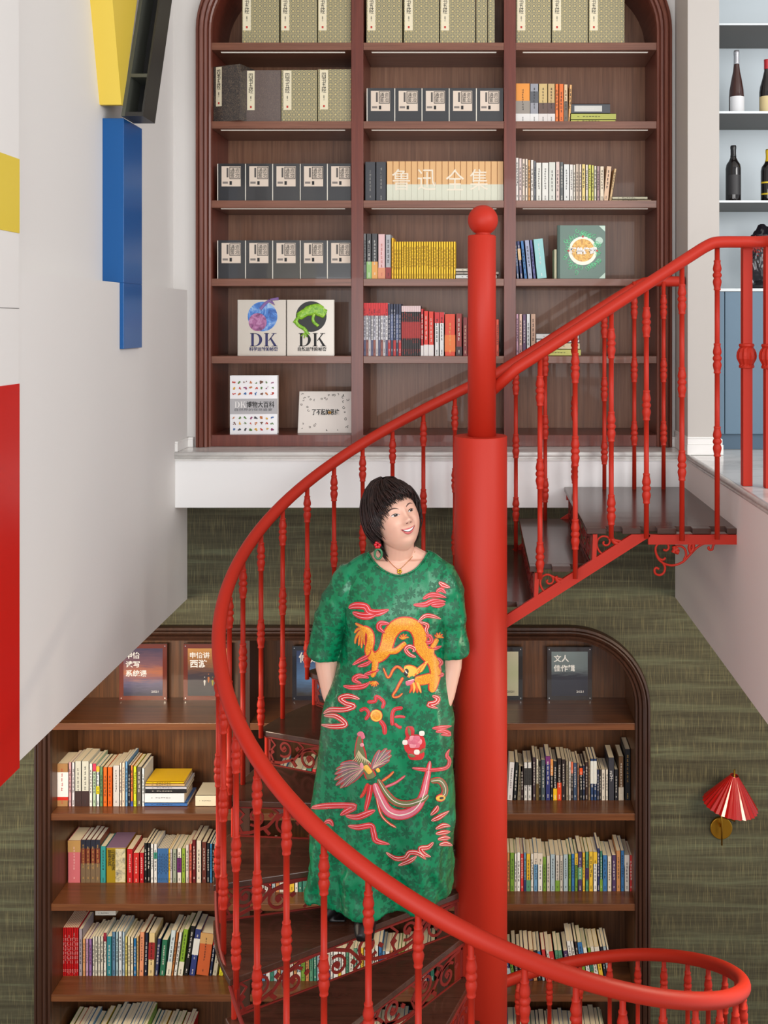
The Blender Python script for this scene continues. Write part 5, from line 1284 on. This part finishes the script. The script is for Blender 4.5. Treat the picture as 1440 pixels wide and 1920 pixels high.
def nl(u):
    if u <= NL[0][0] or u >= NL[-1][0]: return -1e9
    for (a, b), (c, d) in zip(NL[:-1], NL[1:]):
        if a <= u <= c: return b + (d - b) * (u - a) / (c - a)
def proj(p): return CU + F * p[0] / p[1], CV - F * (p[2] - CAMZ) / p[1]
DB0 = BVHTree.FromPolygons([tuple(v.co) for v in dm.vertices], [tuple(p.vertices) for p in dm.polygons])
bm = bmesh.new(); bm.from_mesh(dm)
for v in bm.verts:
    # cloth wrinkles on sleeves and body
    u_, v_ = proj(v.co)
    k1 = mnoise.noise(Vector((v.co.x * 9, v.co.y * 9, v.co.z * 5))); k2 = mnoise.noise(Vector((v.co.x * 26 + v.co.z * 9, v.co.y * 20, v.co.z * 13)))
    sl = 1.0 if (u_ < 655 or u_ > 832) and v_ < 1240 else .45
    low = max(0, min(1, (v_ - 1500) / 150))
    k3 = mnoise.noise(Vector((v.co.x * 13 + v.co.z * 7 + 4, v.co.y * 9, v.co.z * 6 - v.co.x * 5))); rdg = (1 - abs(k3) * 2.4)
    nb = max(0, min(1, (v_ - 1075) / 60)) if 690 < u_ < 805 else 1
    v.co += v.normal * nb * (.004 * k1 + (.0060 * sl + .005 * low) * k2 + .0045 * (sl + .25 + low * .6) * rdg)
kill = [v for v in bm.verts if (v.co.y < 3.60 and proj(v.co)[1] < nl(proj(v.co)[0])) or (v.co.y >= 3.60 and proj(v.co)[1] < 1046 and 694 < proj(v.co)[0] < 800)]
kill += [v for v in bm.verts if abs(v.co.z - B(0, 1662).z) < .004 and v.normal.z < -.8]
bmesh.ops.delete(bm, geom=kill, context='VERTS'); bm.to_mesh(dm); bm.free()
t = NT('green_silk', .34)
def sprigs(scale, petals, R, loc, yz=True):
    """scattered leaf rosettes: cells with a petal-shaped silhouette around each centre"""
    vec = t.mapped((scale, scale * .25, scale), loc=loc)
    vo = t.nt.nodes.new('ShaderNodeTexVoronoi'); vo.inputs['Scale'].default_value = 1.0; vo.inputs['Randomness'].default_value = .75; t.l(vec, vo.inputs['Vector'])
    df = t.nt.nodes.new('ShaderNodeVectorMath'); df.operation = 'SUBTRACT'; t.l(vec, df.inputs[0]); t.l(vo.outputs['Position'], df.inputs[1])
    sp = t.nt.nodes.new('ShaderNodeSeparateXYZ'); t.l(df.outputs[0], sp.inputs[0])
    cs = t.nt.nodes.new('ShaderNodeSeparateXYZ'); t.l(vo.outputs['Color'], cs.inputs[0])
    ang = t.math('ADD', t.math('ARCTAN2', sp.outputs['Z'], sp.outputs['X']), t.math('MULTIPLY', cs.outputs['X'], 6.28))
    r = t.math('SQRT', t.math('ADD', t.math('POWER', sp.outputs['X'], 2.0), t.math('POWER', sp.outputs['Z'], 2.0)))
    pet = t.math('POWER', t.math('ABSOLUTE', t.math('COSINE', t.math('MULTIPLY', ang, petals / 2.0))), .8)
    lim = t.math('MULTIPLY', t.math('ADD', .12, t.math('MULTIPLY', pet, .88)), t.math('ADD', R * .6, t.math('MULTIPLY', cs.outputs['Y'], R * .6)))
    vein = t.math('GREATER_THAN', t.math('ABSOLUTE', t.math('SINE', t.math('MULTIPLY', ang, petals / 2.0))), .10)
    return t.math('MULTIPLY', t.math('LESS_THAN', r, lim), vein)
n1 = t.noise(t.mapped((1, 1, 1)), 55, 3, .6, 3.0)
leaf = t.math('MAXIMUM', sprigs(24, 5, .46, (0, 0, 0)), t.math('MULTIPLY', sprigs(36, 3, .46, (3.3, 1, 7.7)), t.math('GREATER_THAN', t.noise(t.mapped((1, 1, 1)), 9, 2), .47)))
c = t.mix(t.math('MULTIPLY', leaf, .85), (4, 124, 80), (1, 70, 44)); c = t.mix(t.math('MULTIPLY', t.noise(t.mapped((1, 1, 1)), 5, 3), .2), c, (14, 142, 96))
t.b.inputs['Specular IOR Level'].default_value = .45
t.l(t.math('ADD', .27, t.math('MULTIPLY', leaf, .2)), t.b.inputs['Roughness'])
t.bump(t.math('ADD', t.math('MULTIPLY', n1, .12), t.noise(t.mapped((1, 1, .45)), 26, 2, .4, .6)), .30, .006)
silk = t.out(c)
dm.materials.clear(); dm.materials.append(silk); dm.polygons.foreach_set('use_smooth', [True] * len(dm.polygons)); dm.name = 'dress'
dress = bpy.data.objects.new('dress', dm); link(dress, person)
md = dress.modifiers.new('solid', 'SOLIDIFY'); md.thickness = .0015; md.offset = -1
DBV = BVHTree.FromPolygons([tuple(v.co) for v in dm.vertices], [tuple(p.vertices) for p in dm.polygons])
EYE = Vector((0, 0, CAMZ))
def cast(u, v, h=.001, bvh=None):
    d = (P(u, v, .72) - EYE).normalized(); loc, nor, i, dist = (bvh or DBV).ray_cast(EYE, d)
    if loc is None or dist > 3.9 * 1.3:
        return None
    if nor.dot(d) > 0: nor = -nor
    return loc + nor * h
def stitch(mb, pts, w, h, mi, across=4, n=5, cr=None, bvh=None):
    """ribbon of thread lying on the cloth: pts in picture pixels of the sitter, w width(s)"""
    P3 = [Vector((a, b, 0)) for a, b in pts]; N0 = len(P3)
    ws = w if isinstance(w, list) else [w] * N0
    sp_ = spline([Vector((p.x, p.y, q)) for p, q in zip(P3, ws)], n); N = len(sp_); grid = []
    for i, q in enumerate(sp_):
        a = sp_[max(i - 1, 0)]; b = sp_[min(i + 1, N - 1)]; tx, ty = b.x - a.x, b.y - a.y; L = math.hypot(tx, ty) or 1; nx, ny = -ty / L, tx / L
        end = min(1, math.sqrt(max(0, min(i, N - 1 - i) + .25) / 1.6)) if w is not None else 1
        row_ = []
        for k in range(across + 1):
            s = (k / across - .5) * q.z * end; hh = h + .0008 * (1 - (2 * k / across - 1) ** 2)
            row_.append(cast(q.x + nx * s, q.y + ny * s, hh, bvh))
        grid.append(row_)
    for i in range(N - 1):
        for k in range(across):
            q4 = [grid[i][k], grid[i][k + 1], grid[i + 1][k + 1], grid[i + 1][k]]
            if all(x is not None for x in q4) and max((q4[a] - q4[(a + 1) % 4]).length for a in range(4)) < .035:
                b = len(mb.v); mb.v += [tuple(x) for x in q4]; mb.f.append((b, b + 1, b + 2, b + 3)); mb.m.append(mi)
A_ = lambda pts: [(560 + x / 4.235, 880 + y / 4.235) for x, y in pts]
B_ = lambda pts: [(560 + x / 3.841, 1260 + y / 3.841) for x, y in pts]
thr = lambda c, r=.45: paint(c, r, sheen=.3, noise=.3)
GOLD, RED, PINK, WHT, OLV, GRY, BLK, YEL, PUR, ORG, PNK2, LGR = range(12)
t = NT('gold_thread', .4); t.b.inputs['Sheen Weight'].default_value = .3
gold = t.out(t.ramp(t.noise(t.mapped((1, 1, 1)), 420, 2, .5), [(.40, (206, 120, 12)), (.55, (236, 160, 24)), (.7, (248, 188, 60))]))
EM = [gold, thr((202, 34, 38)), thr((232, 150, 160)), thr((236, 226, 214)), thr((110, 116, 70)), thr((126, 104, 104)), thr((30, 26, 30)), thr((240, 186, 70)), thr((110, 64, 130)), thr((232, 96, 24)), thr((216, 110, 130)), thr((206, 196, 150))]
def emb(name, strokes, loose=False):
    mb = MB()
    for s in strokes: stitch(mb, s[0], s[1], s[2], s[3], s[4] if len(s) > 4 else 4)
    if not mb.v: return None
    bmv = mb; o = mesh_from(name, mb.v, mb.f, None, dress, True, EM, mb.m)
    bm = bmesh.new(); bm.from_mesh(o.data); bmesh.ops.remove_doubles(bm, verts=bm.verts, dist=.00002); bm.to_mesh(o.data); bm.free(); return o
S_ = []
def bordered(pts, w, col, hl=None, border=RED, bw=3.2, h=.001):
    ws = w if isinstance(w, list) else [w] * len(pts)
    S_.append((pts, [x + bw for x in ws], h, border)); S_.append((pts, ws, h + .0012, col, 6))
    if hl is not None: S_.append((pts, [max(.8, x * .14) for x in ws], h + .0026, hl, 2))
k = 1 / 4.235
# dragon
tail = [[(520, 1262), (480, 1300), (455, 1345), (450, 1385)], [(520, 1262), (490, 1320), (478, 1400)], [(522, 1265), (505, 1340), (500, 1420)], [(525, 1268), (520, 1340), (525, 1395)], [(515, 1258), (470, 1270), (445, 1300)], [(515, 1255), (475, 1235), (452, 1222)]]
for p in tail: bordered(A_(p), [22 * k, 18 * k, 12 * k, 6 * k][:len(p)] if len(p) == 4 else [20 * k, 16 * k, 7 * k], GOLD, None, RED, 2.4)
for p, w in (([(610, 1500), (605, 1580), (585, 1650)], [46, 40, 30]), ([(700, 1440), (770, 1440), (820, 1400), (850, 1375)], [44, 40, 32, 26]), ([(1050, 1500), (1055, 1430), (1085, 1370), (1100, 1345)], [44, 36, 30, 24])):
    bordered(A_(p), [x * k for x in w], GOLD, None, RED, 2.6)
for cx, cy, angs in ((600, 1685, (80, 110, 140, 50, 20, 165)), (835, 1345, (190, 220, 255, 290, 330)), (1112, 1335, (200, 235, 270, 310, 350))):
    for a in angs: bordered(A_([(cx, cy), (cx + 22 * math.cos(R_(a)), cy + 22 * math.sin(R_(a))), (cx + 42 * math.cos(R_(a + 14)), cy + 42 * math.sin(R_(a + 14)))]), [12 * k, 9 * k, 4 * k], GOLD, None, RED, 1.8)
bd = [(505, 1255, 34), (560, 1290, 46), (572, 1360, 52), (560, 1440, 58), (600, 1495, 74), (665, 1465, 86), (700, 1395, 92), (725, 1310, 100), (780, 1245, 100), (855, 1225, 96), (925, 1255, 98), (962, 1325, 98), (968, 1400, 94), (1010, 1465, 88), (1065, 1530, 80), (1085, 1610, 76), (1070, 1690, 70), (1055, 1770, 40)]
bordered(A_([(a, b) for a, b, c in bd]), [c * k for a, b, c in bd], GOLD, None, RED, 4.4)
for a0 in range(0, 5): bordered(A_([(905 + a0 * 14, 1640 - a0 * 8), (945 + a0 * 16, 1590 - a0 * 14), (985 + a0 * 10, 1545 - a0 * 4)]), [26 * k, 18 * k, 5 * k], ORG if a0 % 2 else YEL, None, RED, 2.4, .002)
for a0 in range(0, 4): bordered(A_([(890 + a0 * 16, 1690), (900 + a0 * 18, 1730), (880 + a0 * 30, 1775)]), [24 * k, 18 * k, 6 * k], YEL if a0 % 2 else ORG, None, RED, 2.4, .002)
bordered(A_([(1060, 1650), (990, 1670), (920, 1680)]), [70 * k, 74 * k, 60 * k], GOLD, None, RED, 3, .0016)
bordered(A_([(835, 1600), (870, 1598), (905, 1610), (920, 1625)]), [56 * k, 84 * k, 86 * k, 60 * k], YEL, None, ORG, 3.6, .0026)
S_.append((A_([(845, 1585), (858, 1600), (850, 1620), (865, 1635)]), [22 * k, 30 * k, 30 * k, 18 * k], .0052, BLK)); S_.append((A_([(846, 1592), (852, 1606), (862, 1618)]), [7 * k, 9 * k, 7 * k], .0062, WHT))
S_.append((A_([(850, 1700), (880, 1690), (915, 1668)]), [34 * k, 40 * k, 20 * k], .0048, PNK2)); S_.append((A_([(868, 1676), (890, 1672), (915, 1664)]), [6 * k] * 3, .0062, WHT))
bordered(A_([(835, 1610), (810, 1580), (780, 1565), (750, 1590), (725, 1640), (705, 1650), (688, 1615), (672, 1575)]), [16 * k, 16 * k, 15 * k, 14 * k, 12 * k, 12 * k, 10 * k, 7 * k], ORG, YEL, RED, 2, .003)
bordered(A_([(830, 1650), (800, 1700), (775, 1750), (750, 1790)]) + B_([(690, 180), (720, 175), (748, 150)]), [18 * k, 16 * k, 14 * k, 12 * k, 10 * k, 9 * k, 6 * k], ORG, YEL, RED, 2, .003)
emb('embroidered_dragon', S_)
# clouds
CL = []
def cloud(ps, w=6.0, hl=PINK, inner=None):
    S = []
    w *= 1.45
    for p in ps:
        S.append((p, [w * .5] + [w] * (len(p) - 2) + [w * .35] if len(p) > 2 else w, .001, RED)); S.append((p, [w * .30] + [w * .56] * (len(p) - 2) + [w * .2] if len(p) > 2 else w * .5, .0020, hl, 2)); S.append((p, [w * .15] + [w * .34] * (len(p) - 2) + [w * .1] if len(p) > 2 else w * .3, .0028, RED, 2))
    emb('embroidered_cloud', S)
cloud([A_([(398, 1100), (450, 1082), (530, 1090), (560, 1130), (630, 1140), (718, 1114)]), A_([(430, 1135), (490, 1160), (560, 1165), (620, 1150)])], 9)
cloud([A_([(910, 1076), (1000, 1074), (1070, 1045), (1168, 1050)]), A_([(1050, 1080), (1110, 1078), (1165, 1068)])], 7)
cloud([A_([(985, 1030), (1040, 1000), (1100, 1000), (1172, 1018)]), A_([(1090, 975), (1130, 955), (1170, 985)])], 6.5)
cloud([A_([(1112, 895), (1150, 920), (1202, 938)])], 7, WHT)
cloud([A_([(945, 1215), (1000, 1165), (1060, 1165), (1130, 1188)]), A_([(960, 1212), (1020, 1235), (1010, 1275), (1030, 1310)])], 5.5, WHT)
cloud([A_([(720, 1225), (650, 1222), (640, 1262), (690, 1300)])], 7)
cloud([A_([(430, 1552), (490, 1515), (560, 1475), (580, 1420)]), A_([(470, 1565), (540, 1545), (580, 1515)])], 6)
cloud([A_([(355, 1720), (430, 1732), (520, 1720), (565, 1690)]), A_([(560, 1655), (480, 1640), (440, 1672), (500, 1700)]), A_([(520, 1630), (590, 1610), (640, 1590)])], 6.5)
cloud([A_([(930, 1490), (880, 1470), (850, 1430), (880, 1405), (920, 1425), (905, 1450)])], 5.5, WHT)
cloud([A_([(1000, 1320), (1040, 1325), (1050, 1365), (1010, 1375), (1015, 1345)]), A_([(1020, 1412), (1080, 1420), (1135, 1402)])], 5.5)
cloud([A_([(1100, 1495), (1130, 1530), (1110, 1560), (1130, 1600)]), A_([(1105, 1640), (1150, 1625)])], 6)
cloud([B_([(440, 195), (360, 172), (300, 190), (340, 225), (400, 245), (330, 270), (230, 272), (180, 300)]), B_([(185, 315), (270, 318), (340, 378), (250, 392), (155, 378)])], 7, WHT)
cloud([B_([(960, 170), (1000, 190), (985, 220), (935, 235), (1000, 262)])], 7, WHT)
cloud([B_([(960, 405), (1030, 400), (1100, 388)]), B_([(985, 430), (1040, 425), (1085, 448), (1020, 452)])], 6)
cloud([B_([(88, 978), (180, 966), (300, 960), (405, 968), (340, 1005), (300, 1030)]), B_([(340, 1035), (420, 1045), (500, 1015), (552, 994)])], 8)
cloud([B_([(358, 1108), (430, 1118), (520, 1105), (540, 1160), (560, 1215), (655, 1240)])], 7.5)
cloud([B_([(628, 1300), (700, 1342), (770, 1335), (800, 1300), (860, 1305), (915, 1350)]), B_([(718, 1392), (800, 1360), (850, 1325)]), B_([(970, 1225), (930, 1262), (875, 1270), (900, 1310), (950, 1330)])], 6.5, WHT)
cloud([B_([(955, 1070), (1010, 1045), (1082, 1000)]), B_([(950, 1030), (990, 990), (1000, 960)])], 7, WHT)
cloud([B_([(985, 1130), (1040, 1105), (1090, 1110)]), B_([(985, 1165), (1040, 1155), (1090, 1150)]), B_([(1000, 1205), (1050, 1195), (1090, 1195)]), B_([(1010, 1245), (1060, 1235), (1105, 1250)])], 7, WHT)
cloud([B_([(818, 690), (880, 700), (960, 705), (1060, 690), (1085, 640), (1065, 600), (1085, 555)])], 5, PINK)
cloud([B_([(185, 1085), (225, 1075), (250, 1110)])], 7)
# sun and flames
S_ = []
for p, w in (([(495, 215), (550, 210), (560, 175), (612, 215), (600, 262)], 26), ([(440, 280), (480, 265), (505, 300), (480, 345)], 26), ([(585, 350), (615, 390), (620, 450)], 34), ([(675, 385), (672, 320), (690, 270), (750, 258)], 28), ([(690, 325), (730, 320), (768, 325)], 20), ([(690, 370), (720, 395), (742, 398)], 22)):
    S_.append((B_(p), w / 3.841, .001, RED)); S_.append((B_(p), .9, .002, PNK2, 2))
for i, (r, c_) in enumerate(((46, RED), (42, YEL), (30, GOLD))):
    S_.append((B_([(560 - r, 312), (560 - r * .7, 312), (560, 312), (560 + r * .7, 312), (560 + r, 312)]), [x * r * 2 / 3.841 for x in (.15, .72, 1.0, .72, .15)], .0022 + i * .0012, c_, 8))
emb('embroidered_sun', S_)
# phoenix
S_ = []; k = 1 / 3.841
bordered(B_([(945, 640), (920, 780), (890, 900), (835, 990), (740, 1028), (645, 1000), (585, 900), (545, 800)]), [x * k for x in (14, 36, 46, 54, 60, 60, 52, 34)], PNK2, WHT, RED, 4)
bordered(B_([(930, 880), (890, 915), (800, 948), (700, 935), (630, 870), (570, 770)]), [x * k for x in (18, 34, 42, 42, 36, 20)], OLV, WHT, RED, 3, .0022)
bordered(B_([(950, 785), (1010, 780), (1045, 820), (1050, 870), (1020, 905)]), [x * k for x in (26, 34, 36, 34, 30)], OLV, WHT, RED, 3)
bordered(B_([(985, 910), (1020, 905), (1050, 905)]), [x * k for x in (20, 44, 20)], YEL, None, RED, 4, .0026); S_.append((B_([(1008, 905), (1034, 905)]), 18 * k, .0052, BLK))
for p, w, c_, hl in (([(520, 810), (505, 900), (480, 1000)], 34, RED, PINK), ([(620, 830), (700, 795), (768, 745)], 12, PNK2, None), ([(600, 785), (650, 750), (685, 715)], 12, ORG, YEL), ([(560, 900), (590, 1020), (640, 1080), (700, 1120)], 9, ORG, WHT), ([(500, 800), (470, 870), (445, 905)], 18, RED, ORG)):
    bordered(B_(p), [w * k, w * k * .9, w * k * .6] if len(p) == 3 else w * k, c_, hl, RED, 2.2)
for i in range(8):
    tx, ty = [(300, 665), (272, 700), (262, 735), (258, 775), (270, 815), (300, 835), (335, 825), (375, 800)][i]
    bordered(B_([(475, 690), ((475 + tx) / 2, (690 + ty) / 2 - 22 + i * 3), (tx, ty)]), [24 * k, 34 * k, 12 * k], GRY, LGR if i % 2 else PINK, RED, 3)
for i in range(6):
    tx, ty = [(585, 560), (635, 548), (665, 562), (668, 598), (655, 632), (625, 655)][i]
    bordered(B_([(530, 695), ((530 + tx) / 2 + 4, (695 + ty) / 2 - 10), (tx, ty)]), [28 * k, 34 * k, 11 * k], GRY, LGR if i % 2 else PINK, RED, 3)
bordered(B_([(445, 455), (440, 520), (445, 590), (460, 650), (500, 710), (525, 765)]), [x * k for x in (18, 40, 66, 60, 56, 66)], OLV, None, RED, 5, .0018)
for i in range(9): S_.append((B_([(440 + i * 3, 560 + i * 6), (420 + i * 11, 610 + i * 4), (392 + i * 16, 640 + i * 3)]), [6 * k, 7 * k, 3 * k], .0050, LGR, 2))
S_.append((B_([(430, 455), (455, 440), (470, 480)]), 30 * k, .0040, PNK2)); S_.append((B_([(455, 510), (465, 535)]), 26 * k, .0050, PINK)); S_.append((B_([(455, 650), (462, 690)]), 22 * k, .0052, PINK))
S_.append((B_([(478, 670), (500, 700), (520, 725)]), 36 * k, .0052, YEL)); S_.append((B_([(560, 690), (580, 715)]), 28 * k, .0052, YEL))
emb('embroidered_phoenix', S_)
S_ = []
def blob(c, r, col, h, sq=1.0): S_.append((B_([(c[0] - r, c[1]), (c[0] - r * .6, c[1]), (c[0] + r * .6, c[1]), (c[0] + r, c[1])]), [x * r * 2 * sq * k for x in (.3, .85, .85, .3)], h, col, 6))
blob((835, 520), 78, RED, .001, 1.0); blob((845, 590), 60, RED, .001, .8); blob((800, 430), 34, RED, .001, 1.3)
for i in range(6): a = i * math.pi / 3; blob((835 + 28 * math.cos(a), 500 + 26 * math.sin(a)), 24, PNK2 if i % 2 else PINK, .0024 + .0003 * i)
blob((835, 500), 20, PNK2, .0046)
for c in ((765, 505), (885, 440), (850, 575)): blob(c, 20, WHT, .0030)
for p in ([(790, 395), (798, 430), (805, 460)], [(915, 545), (890, 565), (870, 585)], [(790, 590), (815, 600), (840, 605)]): S_.append((B_(p), [6 * k, 24 * k, 6 * k], .0032, OLV))
emb('embroidered_flower', S_)
# neckline piping
mb = MB(); pts = [cast(u_, v_, .0008, DB0) for u_, v_ in [(690, 1036), (694, 1041)] + NL[2:-2] + [(800, 1040), (804, 1035)]]; pts = [p for p in pts if p is not None and p.y < 3.66]
mb.tube(spline(pts, 5), .0028, 8); mb.build('neckline_piping', silk, dress, smooth=True)
# necklace on the skin
mb = MB(); cp = [cast(u_, v_, .0012, BB) for u_, v_ in ((723, 1040), (727, 1048), (733, 1056), (740, 1063), (748, 1068), (756, 1062), (764, 1054), (772, 1045), (778, 1034))]
cp = [p for p in cp if p]; mb.tube(spline(cp, 4), .0009, 6); nk = mb.build('necklace', paint((214, 160, 70), .25, 1.0), person)
c = cast(749, 1072, .003, BB); mb = MB()
for i in range(5): a = i * 2 * math.pi / 5; ellipsoid(mb, c + Vector((math.cos(a) * .0055, 0, math.sin(a) * .0065)), (.0042, .002, .0042), 5)
mb.build('pendant', paint((226, 176, 60), .25, 1.0), nk, smooth=True)
# black shoes
blk = paint((14, 14, 15), .45)
for fx, fy, yaw, nm in ((690, .700, -8, 'a'), (640, .722, -25, 'b')):
    zt = W(0, 0, -792).z; base_ = Vector(((fx - CU) * fy * K, fy * 5, zt)); rz = Matrix.Rotation(R_(yaw), 3, 'Z'); mb = MB()
    loc_ = lambda x, y, z: base_ + rz @ Vector((x, y, z))
    mb.tube([loc_(0, -.115, .022), loc_(0, -.085, .032), loc_(0, -.03, .040), loc_(0, .04, .045), loc_(0, .10, .045), loc_(0, .125, .040)], [.014, .030, .040, .038, .034, .020], 16)
    mb.tube([loc_(0, .075, .04), loc_(0, .08, .12), loc_(0, .07, .20), loc_(0, .05, .30)], [.036, .036, .040, .046], 16)
    mb.box(*[tuple(v) for v in ((base_.x - .030, base_.y - .10, zt + .0005), (base_.x + .030, base_.y + .12, zt + .012))])
    me = voxel(mb, .005, 'shoe', 3); me.materials.clear(); me.materials.append(blk); me.polygons.foreach_set('use_smooth', [True] * len(me.polygons)); me.name = 'boot'
    o = bpy.data.objects.new('boot', me); link(o, person)
adopt(person)
